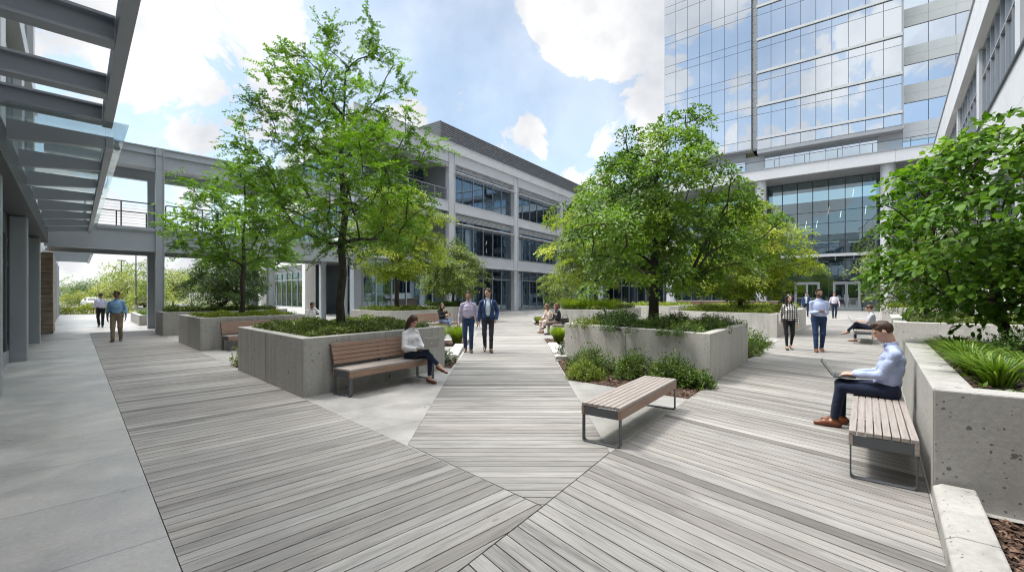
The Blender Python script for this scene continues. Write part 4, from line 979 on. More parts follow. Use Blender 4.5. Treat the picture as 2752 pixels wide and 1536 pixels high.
def shrub(label, x, y, z, r, h, n, lmat, seed, lsize=.04, group=None, name='shrub', cat='shrub', twig=.5):
    rg = np.random.default_rng(seed); o = thing(name, label, cat, (x, y, z), 0, group)
    ns = max(18, n // 26); th = rg.uniform(0, 2 * pi, ns); ph = np.arccos(rg.uniform(.0, 1, ns)); lob = 1 + .22 * np.sin(3 * th + seed) + .12 * np.sin(5 * th + 2 * seed)
    tips = np.stack([np.sin(ph) * np.cos(th) * r * lob, np.sin(ph) * np.sin(th) * r * lob, np.cos(ph) * h * rg.uniform(.8, 1.12, ns) * (.9 + .15 * np.sin(2 * th)) + .02], 1)
    m = MB()
    for t in tips[::3]: m.tube([(0, 0, 0), tuple(t * .5 + np.array([0, 0, .03])), tuple(t * .92)], [.012, .008, .003], 4, cap=False)
    m.build('stems', bark, o)
    per = n // ns; s = rg.uniform(.45, 1.03, (ns, per)) ** .7; P = tips[:, None, :] * s[..., None] + rg.normal(0, r * .085, (ns, per, 3)); P[..., 2] = np.maximum(P[..., 2], .01)
    D = unit(P + np.array([0, 0, .25])) + rg.normal(0, .65, P.shape); Nn = np.array([0, 0, 1.0]) + unit(P) * .7 + rg.normal(0, .4, P.shape)
    P = P.reshape(-1, 3); ln = lsize * rg.uniform(.6, 1.3, len(P)); tone = np.clip(np.repeat(rg.normal(.42, .18, ns), per) + rg.normal(0, .14, len(P)), 0, 1)
    v, f = leaf_quads(P, D.reshape(-1, 3), Nn.reshape(-1, 3), ln, ln * .27); npmesh('foliage', v, f, [LM[lmat]], o, tone); return o

def blades(rg, c, n, h, spread, w, arch, jit):
    az = rg.uniform(0, 2 * pi, n); out = rg.random(n) ** .7; dirh = np.stack([np.cos(az), np.sin(az), np.zeros(n)], 1)
    b = np.array(c) + dirh * (out * jit)[:, None]; hh = h * rg.uniform(.65, 1.1, n); sp = spread * out * rg.uniform(.6, 1.2, n); sd = np.stack([-np.sin(az), np.cos(az), np.zeros(n)], 1)
    V = []
    for k, u in enumerate((0, .4, .75, 1.0)):
        p = b + dirh * (sp * u ** 1.6)[:, None]; p[:, 2] += hh * (u - arch * u ** 3)
        ww = w * (1, .95, .6, .06)[k]; V += [p - sd * ww, p + sd * ww]
    V = np.stack(V, 1).reshape(-1, 3); q = np.arange(n)[:, None] * 8
    F = np.concatenate([q + np.array([[0, 1, 3, 2]]), q + np.array([[2, 3, 5, 4]]), q + np.array([[4, 5, 7, 6]])], 0); return V, F
def grass_clump(label, x, y, z, n, h, spread, w, arch, lmat, seed, group=None, name='grass_clump', jit=.12, cat='ornamental grass'):
    rg = np.random.default_rng(seed); o = thing(name, label, cat, (x, y, z), 0, group); V, F = blades(rg, (0, 0, 0), n, h, spread, w, arch, jit)
    npmesh('blades', V, F, [LM[lmat]], o, np.tile(np.clip(rg.normal(.5, .22, n), 0, 1), 3)); return o

def in_poly(P, poly):
    x, y = P[:, 0], P[:, 1]; c = np.zeros(len(P), bool); n = len(poly)
    for i in range(n):
        (x1, y1), (x2, y2) = poly[i], poly[(i + 1) % n]; c ^= ((y1 > y) != (y2 > y)) & (x < (x2 - x1) * (y - y1) / (y2 - y1 + 1e-12) + x1)
    return c
def scatter(rg, poly, n):
    p = np.array(poly); lo, hi = p.min(0), p.max(0); out = np.zeros((0, 2))
    while len(out) < n:
        q = rg.uniform(lo, hi, (n * 2, 2)); out = np.concatenate([out, q[in_poly(q, poly)]])
    return out[:n]
def cover(key, n, hmin, hmax, lsize, lmat, seed, per=12, lump=.9):
    p = PLANTERS[key]; rg = np.random.default_rng(seed); q = scatter(rg, shrink(p['inn'], .04), n); z0 = p['h'] - .10
    lumpy = .5 + .5 * np.sin(q[:, 0] * 3.1 + seed) * np.sin(q[:, 1] * 2.7 + 2 * seed); lump2 = .5 + .5 * np.sin(q[:, 0] * 7.3 + q[:, 1] * 4.1)
    H = hmin + (hmax - hmin) * (lump * (.65 * lumpy + .35 * lump2) + (1 - lump) * rg.random(n)); tone = np.clip(.25 + .35 * lumpy + rg.normal(0, .16, n), 0, 1)
    P = np.zeros((n, per, 3)); P[..., 0] = q[:, :1]; P[..., 1] = q[:, 1:]; u = rg.random((n, per)); P[..., 2] = z0 + H[:, None] * u
    P[..., :2] += rg.normal(0, .05 + .0 * u[..., None], (n, per, 2)); D = rg.normal(0, .8, P.shape) + np.array([0, 0, .55]); Nn = np.array([0, 0, 1.0]) + rg.normal(0, .6, P.shape)
    P = P.reshape(-1, 3); ln = lsize * rg.uniform(.6, 1.35, len(P)); v, f = leaf_quads(P, D.reshape(-1, 3), Nn.reshape(-1, 3), ln, ln * .3)
    t = np.clip(np.repeat(tone, per) + rg.normal(0, .12, len(P)), 0, 1)
    o = npmesh('ground_cover', v, f, [LM[lmat]], None, t); return tag(o, kind='stuff')

# ground cover and loose bark
cover('P1', 3600, .06, .30, .05, 'cover', 1, 12); cover('P2', 2600, .05, .24, .06, 'coverl', 2, 9); cover('P3', 2200, .06, .40, .07, 'cover', 3, 9); cover('P4', 900, .1, .5, .08, 'shrub', 4, 9)
cover('P5', 1800, .08, .34, .07, 'coverl', 5, 9); cover('P6', 900, .1, .5, .08, 'shrub', 6, 9); cover('R3', 1200, .08, .35, .09, 'coverl', 8, 9)
cover('R4', 4200, .08, .48, .06, 'coverl', 9, 10); cover('R1', 1600, .03, .12, .045, 'shrub', 10, 8); cover('R2', 2000, .08, .35, .08, 'cover', 11, 9)
cover('Q2', 3600, .08, .40, .06, 'cover', 12, 11); cover('Q3', 1200, .1, .45, .09, 'coverl', 13, 9); cover('Q1', 500, .02, .08, .05, 'strap', 14, 5)
def chips(poly, n, z, seed):
    rg = np.random.default_rng(seed); q = scatter(rg, poly, n); P = np.concatenate([q, z + rg.random((n, 1)) * .02], 1); D = rg.normal(0, 1, (n, 3)) * np.array([1, 1, .18]); Nn = np.array([0, 0, 1.0]) + rg.normal(0, .35, (n, 3)); ln = rg.uniform(.025, .085, n)
    v, f = leaf_quads(P, D, Nn, ln, ln * rg.uniform(.1, .3, n), .3); return v, f, rg.random(n)
cm_, cnt_, cb_ = newmat('bark_chips'); cat_ = N(cnt_, 'ShaderNodeAttribute', _attribute_name='rnd'); crr = ramp(cnt_, [(0, (0.035, 0.020, 0.014)), (0.6, (0.115, 0.065, 0.042)), (1, (0.24, 0.155, 0.105))]); cnt_.links.new(cat_.outputs['Fac'], crr.inputs[0]); cnt_.links.new(crr.outputs[0], cb_.inputs['Base Color']); cb_.inputs['Roughness'].default_value = .85
for i, b in enumerate(BEDS):
    v, f, r_ = chips(b, (5200, 1500, 1500, 700, 700, 14000, 2500, 800)[i], -.018, 20 + i); tag(npmesh('bark_mulch', v, f, [cm_], None, r_), kind='stuff')
v, f, r_ = chips(shrink(PLANTERS['Q1']['inn'], .03), 5000, .80, 40); tag(npmesh('bark_mulch', v, f, [cm_], None, r_), kind='stuff')

# the trees of the plaza
tree('honey_locust_tree', 'tallest feathery tree, in the planter behind the woman in white', (-3.78, 9.7, .85),
     trunk_line((-3.78, 9.7, .85), (-3.72, 9.7, 6.6), 10, .03, 5), [(2.75, 1.0), (3.1, 1.65), (3.8, 1.8), (4.8, 1.65), (5.6, 1.30), (6.2, .90), (6.7, .55), (7.05, .25)], 125, .43, 'feather', 'feather', 840, 21, .092, .40, .046, .6, shell=.5, lob=.3, droop=.18,
     extra=[(-4.1, 9.7, 7.55), (-3.25, 9.75, 7.5), (-4.05, 9.7, 7.3), (-3.95, 9.6, 7.0), (-3.2, 9.8, 7.3), (-3.15, 9.7, 6.95), (-4.9, 9.6, 6.9), (-5.2, 9.7, 6.5), (-5.75, 9.6, 6.0), (-5.0, 9.7, 7.0), (-2.6, 9.7, 6.75), (-2.45, 9.8, 6.3), (-5.9, 9.6, 5.5), (-1.85, 9.7, 4.95), (-4.6, 9.6, 6.9), (-5.3, 9.7, 5.6), (-4.95, 9.7, 5.95), (-5.2, 9.6, 5.1), (-4.7, 9.7, 6.35), (-5.5, 9.6, 5.75), (-3.0, 9.7, 6.9), (-5.8, 9.5, 4.8), (-6.0, 9.7, 3.3), (-1.85, 9.7, 3.6)])
tree('honey_locust_tree', 'smaller feathery tree on a slim dark trunk in front of the footbridge', (-9.55, 15.4, .87),
     trunk_line((-9.55, 15.4, .87), (-9.4, 15.4, 5.6), 9, .03, 6), [(2.75, 1.2), (3.15, 1.9), (4.0, 1.95), (5.0, 1.5), (6.0, .9), (6.6, .35)], 100, .48, 'feather', 'feather', 760, 22, .085, .46, .058, .6, lob=.3, droop=.2)
tree('zelkova_tree', 'broad layered green tree in the middle planter with bark mulch and shrubs in front', (3.62, 11.2, .83),
     trunk_line((3.62, 11.2, .83), (3.72, 11.2, 5.0), 9, .025, 7), [(1.95, .9), (2.3, 1.6), (3.0, 1.95), (3.7, 1.85), (4.4, 1.5), (5.1, 1.1), (5.6, .7), (5.9, .3)], 120, .50, 'spray', 'maple', 360, 43, .13, .43, .095, .5, lob=.55, shell=.55, droop=.45, center=(3.82, 11.2),
     extra=[(4.75, 11.1, 6.15), (4.85, 11.2, 5.6), (4.4, 11.2, 6.25), (4.5, 11.1, 5.7), (2.9, 11.1, 5.75), (3.0, 11.2, 5.3), (2.3, 11.2, 5.1), (5.7, 11.1, 4.3), (5.85, 11.2, 3.9), (5.3, 11.2, 4.7), (2.0, 11.1, 4.5), (3.6, 11.2, 5.9)])
tree('locust_tree', 'light green tree in the pale planter in front of the café windows', (-5.85, 22.4, .85), trunk_line((-5.85, 22.4, .85), (-5.8, 22.4, 6.0), 9, .03, 8), [(2.6, 1.3), (3.2, 2.2), (4.4, 2.2), (5.6, 1.9), (6.8, 1.2), (7.4, .5)], 150, .48, 'spray', 'light', 240, 24, .11, .46, .115, .5, lob=.25)
tree('small_maple_tree', 'small dark green tree behind the seated woman in black', (-3.75, 27.9, .85), trunk_line((-3.75, 27.9, .85), (-3.75, 27.9, 3.6), 7, .03, 9), [(1.6, 1.2), (2.2, 2.0), (3.2, 2.0), (4.2, 1.5), (5.0, .6)], 100, .44, 'spray', 'mid', 230, 25, .10, .48, .12, .5)
tree('locust_tree', 'tall yellow green tree rising from the planter of bright grass', (4.6, 23.9, .85), trunk_line((4.6, 23.9, .85), (4.6, 23.9, 6.3), 9, .03, 10), [(2.3, 1.2), (3.0, 2.5), (4.4, 2.6), (5.8, 2.1), (7.0, 1.3), (7.8, .5)], 165, .50, 'spray', 'light', 230, 26, .12, .52, .13, .5, lob=.28)
tree('small_maple_tree', 'low green tree near the far end of the middle boardwalk', (3.6, 33.5, -.02), trunk_line((3.6, 33.5, -.02), (3.6, 33.5, 2.6), 7, .03, 11), [(1.2, 1.0), (1.8, 1.7), (2.6, 1.7), (3.4, .8)], 46, .5, 'spray', 'mid', 170, 27, .08, .5, .13, .5)
tree('zelkova_tree', 'rounded light green tree beside the sunny boardwalk in front of the tower columns', (10.55, 20.2, .85), trunk_line((10.55, 20.2, .85), (10.6, 20.2, 4.2), 8, .03, 12), [(1.7, 1.3), (2.3, 2.5), (3.4, 2.7), (4.4, 2.2), (5.2, 1.4), (5.9, .5)], 170, .46, 'spray', 'light', 260, 28, .12, .48, .11, .5)
for k, (px, ph, c1) in enumerate(((12.75, .2, (-.5, .1)), (13.05, .9, (.15, .2)), (13.3, .4, (.7, -.1)))):
    tree('multi_stem_tree', ('slender small leaved tree by the planter bench, furthest along the planter', 'slender small leaved tree in the planter, middle stem of three', 'slender small leaved tree partly behind the large leaved tree')[k], (px, 13.4 - .35 * k, .8), trunk_line((px, 13.4 - .35 * k, .8), (px + c1[0], 13.3 + c1[1], 2.6), 6, .03, 30 + k), [(1.35, .7), (1.9, 1.2), (2.8, 1.25), (3.5, .9), (4.0, .4)], 34, .42, 'spray', 'mid', 230, 31 + k, .055, .38, .075, .5, center=(px + c1[0] * 1.3, 13.3 + c1[1]), group='trees in the pale planter')
tree('broad_leaved_tree', 'large leaved tree in the nearest planter, close by the seated man in blue', (7.75, 6.75, .8), [(7.75, 6.75, .8), (7.6, 6.7, 1.05), (7.42, 6.65, 1.3), (7.3, 6.6, 1.6), (7.2, 6.55, 2.0), (7.15, 6.5, 2.5), (7.15, 6.5, 3.1)],
     [(1.5, .8), (1.9, 1.4), (2.5, 1.6), (3.2, 1.55), (3.8, 1.2), (4.25, .55)], 125, .36, 'big', 'broad', 96, 35, .075, .36, .115, .58, center=(7.42, 6.5), shell=.38, lob=.16, droop=.3, bmat=None)
tree('multi_stem_tree', 'dark bushy tree with bent stems in the planter at the footbridge column', (-13.6, 20.1, .85), [(-13.6, 20.1, .85), (-13.3, 20.1, 1.2), (-13.0, 20.2, 1.5), (-13.1, 20.2, 2.0), (-13.2, 20.2, 2.6)], [(1.25, .9), (1.8, 1.6), (2.6, 1.65), (3.2, 1.2), (3.7, .5)], 70, .42, 'spray', 'dark', 260, 36, .08, .40, .085, .5, center=(-13.3, 20.2))
tree('multi_stem_tree', 'dark low tree further back in the planter under the footbridge', (-15.6, 24.6, -.02), trunk_line((-15.6, 24.6, -.02), (-15.5, 24.6, 2.6), 6, .04, 37), [(1.3, 1.0), (2.0, 1.8), (3.0, 1.7), (3.9, .7)], 56, .5, 'spray', 'dark', 230, 38, .09, .46, .1, .5)

# shrubs, grasses
G = 'shrubs in the bark mulch bed'
shrub('tall dark shrub against the pale planter wall at the boardwalk end of the mulch bed', 1.72, 9.45, -.02, .52, .58, 6000, 'shrub', 1, .042, G)
shrub('low rounded bright green shrub in front of the tall dark shrub', 1.42, 8.72, -.02, .36, .36, 4200, 'coverl', 2, .034, G)
shrub('upright olive shrub in the centre of the mulch bed', 2.50, 8.9, -.02, .46, .55, 5200, 'shrub', 3, .040, G)
shrub('spreading green shrub behind the far end of the backless bench', 3.02, 8.2, -.02, .48, .54, 5600, 'shrub', 4, .042, G)
shrub('small low shrub at the corner of the pale planter by the sunny boardwalk', 3.36, 7.9, -.02, .30, .34, 2600, 'shrub', 5, .04, G)
shrub('small wispy grey green plant between the kerb and the pale planter', 1.42, 11.6, -.02, .26, .5, 900, 'sage', 6, .05)
shrub('small wispy grey green plant between the grey planter and the middle boardwalk', -1.62, 10.6, -.02, .24, .42, 800, 'sage', 7, .05)
shrub('small light shrub at the corner of the tall tree planter beside the shaded boardwalk', -6.3, 10.35, -.02, .30, .50, 1300, 'coverl', 8, .05)
R1P = [(3.5, 8.85), (2.55, 9.95), (3.35, 9.7), (4.3, 9.7), (1.9, 10.95), (2.75, 10.75), (4.75, 10.5), (3.9, 10.6), (5.3, 11.15), (2.5, 11.7), (3.1, 12.6), (4.5, 11.9)]
nm = ('nearest the planter corner', 'third from the kerb side along the front wall', 'behind the corner shrub', 'along the sunny boardwalk wall', 'pale flecked, at the kerb end', 'second from the kerb end', 'near the boardwalk wall middle', 'just in front of the trunk', 'at the far boardwalk corner', 'beside the trunk on the kerb side', 'behind the trunk', 'behind the trunk by the boardwalk wall')
for k, (x, y) in enumerate(R1P): shrub('mounded shrub in the broad tree planter, ' + nm[k], x, y, .82, .42 + .06 * (k % 3), .28 + .06 * ((k * 7) % 4), 2300, ('shrub', 'dark', 'shrub', 'coverl' if k == 4 else 'shrub')[k % 4] if k != 4 else 'coverl', 50 + k, .042, 'mounded shrubs in the broad tree planter')
shrub('rounded dark shrub in the bed beside the sunny boardwalk, behind the pale planter corner', 6.9, 12.6, -.02, .42, .45, 2200, 'shrub', 70, .05)
shrub('low olive shrub in the bed beside the sunny boardwalk', 6.35, 11.95, -.02, .34, .36, 1600, 'cover', 71, .045)
shrub('upright green shrub beside the sunny boardwalk near the woman in check', 7.7, 14.1, -.02, .50, .60, 2200, 'shrub', 72, .055)
GG = 'ornamental grass clumps'
grass_clump('large round bright green grass clump in front of the woman in a black jacket', 1.62, 15.2, -.02, 1500, .72, .42, .006, .25, 'grass', 1, GG)
grass_clump('bright green grass clump by the middle boardwalk behind the man in the lilac shirt', -1.85, 14.75, -.02, 1100, .78, .40, .006, .2, 'grass', 2, GG)
grass_clump('bright grass clump against the grey planter corner by the middle boardwalk', -2.45, 14.6, -.02, 1100, .8, .40, .006, .2, 'grass', 3, GG)
grass_clump('darker grass clump tucked behind the others beside the grey planter', -2.75, 15.2, -.02, 800, .75, .4, .006, .2, 'strap', 4, GG)
grass_clump('small pale grass clump further along the middle boardwalk', 1.65, 24.3, -.02, 500, .62, .40, .010, .25, 'yellow', 5, GG)
grass_clump('dark upright strappy clump beside the seated pair', 2.3, 25.6, -.02, 320, .85, .4, .016, .15, 'strap', 6, GG)
grass_clump('small shrubby grass clump at the far end of the mulch strip', 1.55, 26.2, -.02, 400, .55, .38, .011, .3, 'cover', 7, GG)
for k, (x, y) in enumerate(((4.1, 22.6), (3.5, 23.4), (4.9, 22.4), (3.1, 22.8))): grass_clump('tall bright grass in the pale planter, ' + ('front middle tuft', 'rear tuft', 'tuft nearest the trunk', 'tuft at the boardwalk end')[k], x, y, .8, 700, .85, .7, .010, .2, 'grass', 10 + k, 'tall grasses in the pale planter', jit=.4)
for k, (x, y, h) in enumerate(((4.55, 4.10, .46), (4.95, 4.65, .42), (5.5, 5.25, .42), (6.05, 5.9, .40), (6.6, 6.5, .40), (5.45, 4.55, .42))):
    grass_clump('arching strappy green clump in the nearest planter, ' + ('closest to the planter corner', 'second from the corner along the coping', 'third along the coping', 'fourth along the coping', 'far end of the coping', 'set back from the coping')[k], x, y, .8, 230, h, .50, .0085, .42, 'strap', 30 + k, 'strappy clumps in the nearest planter', 'strappy_plant', .10, 'plant')
shrub('dark shrub under the large leaved tree in the nearest planter', 6.6, 5.6, .8, .5, .42, 2600, 'dark', 80, .045); shrub('dark shrub nearest the trunk of the large leaved tree', 7.6, 5.4, .8, .5, .45, 2200, 'dark', 81, .045)
grass_clump('single green tuft growing in the bark mulch at the near planter foot', 4.15, 2.85, -.02, 26, .4, .35, .011, .35, 'strap', 44, GG)

# beyond the plaza
def far_tree(label, px, D, topy, r, lmat, seed, zb=None, n=42):
    x = (px - 1288) * D / 1100; h = 1.65 + (742 - topy) * D / 1100
    tree('far_tree', label, (x, D, -.06), trunk_line((x, D, -.06), (x, D, h * .7), 6, .06, seed), [(h * .22, r * .6), (h * .42, r), (h * .7, r * .85), (h * .95, r * .3)], n, r * .28, 'spray', lmat, 110, seed, .05 + .012 * h, r * .34, .08 + .045 * r, .55, group='trees around the car park', sides=5)
FT_ = [(318, 55, 690, 2.9, 'yellow', 'wide low yellow green tree beyond the walking men'), (372, 52, 700, 2.2, 'coverl', 'small bright tree beside the dark bridge column'), (298, 76, 655, 4.2, 'light', 'taller light green tree behind the first lamp post'), (380, 88, 638, 4.6, 'mid', 'tall grey green tree behind the second lamp post'),
       (226, 80, 706, 3.0, 'dark', 'dark round tree in front of the far white building'), (178, 100, 708, 4.5, 'mid', 'hazy tree clump beside the far canopy'), (198, 58, 732, 1.8, 'yellow', 'small pale tree next to the white car'), (436, 58, 672, 3.0, 'coverl', 'bright green tree behind the footbridge column planter'),
       (480, 72, 668, 4.0, 'mid', 'green tree seen under the footbridge middle'), (530, 62, 672, 3.6, 'dark', 'dark tree in front of the white fence'), (590, 80, 680, 4.5, 'mid', 'green tree far behind the dark bushy tree'), (655, 90, 690, 4.5, 'mid', 'green tree nearest the end wall of the office')]
for k, (px, D, ty, r, lm, lb) in enumerate(FT_): far_tree(lb, px, D, ty, r, lm, 100 + k)
def hedge(label, a, b, w, h, lmat, seed, n=3500):
    rg = np.random.default_rng(seed); a = np.array(a, float); b = np.array(b, float); d = b - a; L_ = np.linalg.norm(d); d /= L_; s = np.array([-d[1], d[0]])
    u = rg.uniform(0, L_, n); v = rg.uniform(-1, 1, n); z = rg.random(n) ** .6; hh = h * (.85 + .2 * np.sin(u * 2.1)) * np.sqrt(np.maximum(.1, 1 - v * v * .7))
    P = np.stack([a[0] + d[0] * u + s[0] * v * w, a[1] + d[1] * u + s[1] * v * w, z * hh - .05], 1); ln = rg.uniform(.1, .2, n); vv, f = leaf_quads(P, rg.normal(0, 1, (n, 3)) + np.array([0, 0, .4]), rg.normal(0, .6, (n, 3)) + np.array([0, 0, 1]), ln, ln * .3)
    o = thing('low_hedge', label, 'hedge', (0, 0, 0), 0); npmesh('foliage', vv, f, [LM[lmat]], o, np.clip(rg.normal(.5, .2, n), 0, 1))
hedge('low yellow green hedge along the end of the paving near the white car', (-41.5, 38), (-35.2, 40.5), .8, .95, 'yellow', 5)
hedge('low clipped green hedge behind the low planter by the bridge column', (-33, 40), (-24, 47), 1.0, .9, 'cover', 6, 5000)
# ---------------------------------------------------------------- people: each body one continuous surface grown from a distance field
import openvdb as vdb
V3 = lambda *a: np.array(a, float)
class Field:
    def __init__(s, lo, hi, vx):
        s.lo = np.array(lo, float); s.vx = vx; s.n = np.maximum(4, np.ceil((np.array(hi) - s.lo) / vx).astype(int)) + 1; s.a = np.full(s.n, .3, np.float32)
    def _sub(s, lo, hi):
        i0 = np.clip(np.floor((lo - s.lo) / s.vx).astype(int), 0, s.n - 1); i1 = np.clip(np.ceil((hi - s.lo) / s.vx).astype(int) + 1, 1, s.n)
        g = [s.lo[k] + s.vx * np.arange(i0[k], i1[k]) for k in range(3)]; return tuple(slice(i0[k], i1[k]) for k in range(3)), g
    def _put(s, sl, d, k, op):
        a = s.a[sl]
        if op == 'u':
            if k > 0: h = np.maximum(k - np.abs(a - d), 0) / k; s.a[sl] = np.minimum(a, d) - h * h * k * .25
            else: s.a[sl] = np.minimum(a, d)
        else:
            d = -d
            if k > 0: h = np.maximum(k - np.abs(a - d), 0) / k; s.a[sl] = np.maximum(a, d) + h * h * k * .25
            else: s.a[sl] = np.maximum(a, d)
    def cone(s, p, q, r0, r1, k=.02, op='u'):
        p = np.array(p, float); q = np.array(q, float); m = max(r0, r1) + .06 + k; sl, g = s._sub(np.minimum(p, q) - m, np.maximum(p, q) + m)
        X, Y, Z = np.meshgrid(*g, indexing='ij'); d = q - p; L2 = max(1e-9, d @ d)
        t = np.clip(((X - p[0]) * d[0] + (Y - p[1]) * d[1] + (Z - p[2]) * d[2]) / L2, 0, 1)
        dist = np.sqrt((X - p[0] - t * d[0]) ** 2 + (Y - p[1] - t * d[1]) ** 2 + (Z - p[2] - t * d[2]) ** 2) - (r0 + (r1 - r0) * t); s._put(sl, dist.astype(np.float32), k, op)
    def ell(s, c, r, R=np.eye(3), k=.03, op='u'):
        c = np.array(c, float); m = max(r) + .06 + k; sl, g = s._sub(c - m, c + m); X, Y, Z = np.meshgrid(*g, indexing='ij'); X = X - c[0]; Y = Y - c[1]; Z = Z - c[2]
        u = [(R[0, i] * X + R[1, i] * Y + R[2, i] * Z) for i in range(3)]; k0 = np.sqrt(sum((u[i] / r[i]) ** 2 for i in range(3))); k1 = np.sqrt(sum((u[i] / r[i] ** 2) ** 2 for i in range(3)))
        s._put(sl, (k0 * (k0 - 1) / np.maximum(k1, 1e-6)).astype(np.float32), k, op)
    def box(s, c, h, R=np.eye(3), rd=.005, k=.01, op='u'):
        c = np.array(c, float); m = np.linalg.norm(h) + .05 + k; sl, g = s._sub(c - m, c + m); X, Y, Z = np.meshgrid(*g, indexing='ij'); X = X - c[0]; Y = Y - c[1]; Z = Z - c[2]
        q = [np.abs(R[0, i] * X + R[1, i] * Y + R[2, i] * Z) - (h[i] - rd) for i in range(3)]
        d = np.sqrt(sum(np.maximum(x, 0) ** 2 for x in q)) + np.minimum(np.maximum(np.maximum(q[0], q[1]), q[2]), 0) - rd; s._put(sl, d.astype(np.float32), k, op)
    def grid(s): return np.meshgrid(*[s.lo[k] + s.vx * np.arange(s.n[k]) for k in range(3)], indexing='ij')
    def cut(s, fn): X, Y, Z = s.grid(); s.a = np.maximum(s.a, fn(X, Y, Z).astype(np.float32))
    def wrinkle(s, amp, f, seed):
        rg = np.random.default_rng(seed); X, Y, Z = s.grid(); w = 0
        for i in range(5):
            k = rg.normal(0, 1, 3); k /= np.linalg.norm(k); k = k * f * rg.uniform(.6, 1.8); w = w + np.sin(k[0] * X + k[1] * Y + k[2] * Z + rg.uniform(0, 6) + 1.2 * np.sin(.37 * f * Z + i))
        s.a = s.a + (amp * (w / 2.2 + .6 * np.abs(w / 2.2) - .3)).astype(np.float32)
    def mesh(s):
        g = vdb.FloatGrid(.3); g.copyFromArray(np.clip(s.a, -.3, .3).astype(np.float32)); p, q = g.convertToQuads(0.0); return p * s.vx + s.lo, q

def put_mesh(name, f, mat, parent, colfn=None):
    p, q = f.mesh()
    if len(q) == 0: return None
    o = npmesh(name, p, q, [mat], parent, None, True)
    if colfn is not None:
        c = colfn(p); a = o.data.color_attributes.new('tint', 'FLOAT_COLOR', 'POINT'); a.data.foreach_set('color', np.concatenate([c, np.ones((len(c), 1))], 1).astype(np.float32).ravel())
    return o

SKINM, snt, sb = newmat('skin'); sat = N(snt, 'ShaderNodeAttribute', _attribute_name='tint'); snt.links.new(sat.outputs['Color'], sb.inputs['Base Color']); sb.inputs['Roughness'].default_value = .5; sb.inputs['Subsurface Weight'].default_value = .12; sb.inputs['Subsurface Radius'].default_value = (.02, .008, .004)
_fab = {}
def fabric(col, pat='plain', col2=None, rough=.85, sc=1.0):
    key = (tuple(col), pat, sc)
    if key in _fab: return _fab[key]
    m, nt, b = newmat('fabric'); L = nt.links; v = coords(nt); n = N(nt, 'ShaderNodeTexNoise', Scale=9.0, Detail=4.0); L.new(v, n.inputs['Vector'])
    r = ramp(nt, [(.3, [c * .86 for c in col]), (.7, [min(1, c * 1.1) for c in col])]); L.new(n.outputs[0], r.inputs[0]); out = r.outputs[0]
    if pat == 'check':
        for ax in (0, 2):
            sp = N(nt, 'ShaderNodeSeparateXYZ'); L.new(v, sp.inputs[0]); mu = N(nt, 'ShaderNodeMath', _operation='MULTIPLY', i1=sc); L.new(sp.outputs[ax], mu.inputs[0]); fr = N(nt, 'ShaderNodeMath', _operation='FRACT'); L.new(mu.outputs[0], fr.inputs[0]); lt = N(nt, 'ShaderNodeMath', _operation='LESS_THAN', i1=.28); L.new(fr.outputs[0], lt.inputs[0]); f2 = N(nt, 'ShaderNodeMath', _operation='MULTIPLY', i1=.45); L.new(lt.outputs[0], f2.inputs[0]); out = mixc(nt, f2.outputs[0], out, col2)
    if pat == 'hound':
        ck = N(nt, 'ShaderNodeTexChecker', Scale=sc); mp = coords(nt, (1, .001, 1), (0, radians(45), 0)); L.new(mp, ck.inputs['Vector']); ck.inputs['Color1'].default_value = (*col, 1); ck.inputs['Color2'].default_value = (*col2, 1); out = ck.outputs[0]
    L.new(out, b.inputs['Base Color']); b.inputs['Roughness'].default_value = rough; b.inputs['Specular IOR Level'].default_value = .25; b.inputs['Sheen Weight'].default_value = .15
    n2 = N(nt, 'ShaderNodeTexNoise', Scale=16.0, Detail=4.0, Distortion=1.2); L.new(v, n2.inputs['Vector']); bp = N(nt, 'ShaderNodeBump', Strength=.5, Distance=.015); L.new(n2.outputs[0], bp.inputs['Height']); L.new(bp.outputs[0], b.inputs['Normal'])
    _fab[key] = m; return m
def hairmat(col):
    return simple('hair', col, .5, 0, .45, 30, .6, 90, .4, (1, 1, .3))
LEATH = lambda c: simple('leather', c, .38, 0, .2, 12, .1, 60)

def rotm(yaw, pitch, roll=0.0):
    """columns: right, forward, up; yaw about z (left positive), pitch looks down when negative"""
    cy, sy, cp, sp = cos(yaw), sin(yaw), cos(pitch), sin(pitch); Rz = np.array([[cy, -sy, 0], [sy, cy, 0], [0, 0, 1]]); Rx = np.array([[1, 0, 0], [0, cp, -sp], [0, sp, cp]]); cr, sr = cos(roll), sin(roll); Ry = np.array([[cr, 0, sr], [0, 1, 0], [-sr, 0, cr]]); return Rz @ Rx @ Ry
def ik(a, b, l1, l2, pole):
    d = b - a; L_ = min(np.linalg.norm(d), (l1 + l2) * .999); u = d / max(1e-6, np.linalg.norm(d)); x = (l1 * l1 - l2 * l2 + L_ * L_) / (2 * L_); h = sqrt(max(0, l1 * l1 - x * x)); w = np.array(pole, float); w = w - u * (w @ u); w /= max(1e-6, np.linalg.norm(w)); return a + u * x + w * h, a + u * L_

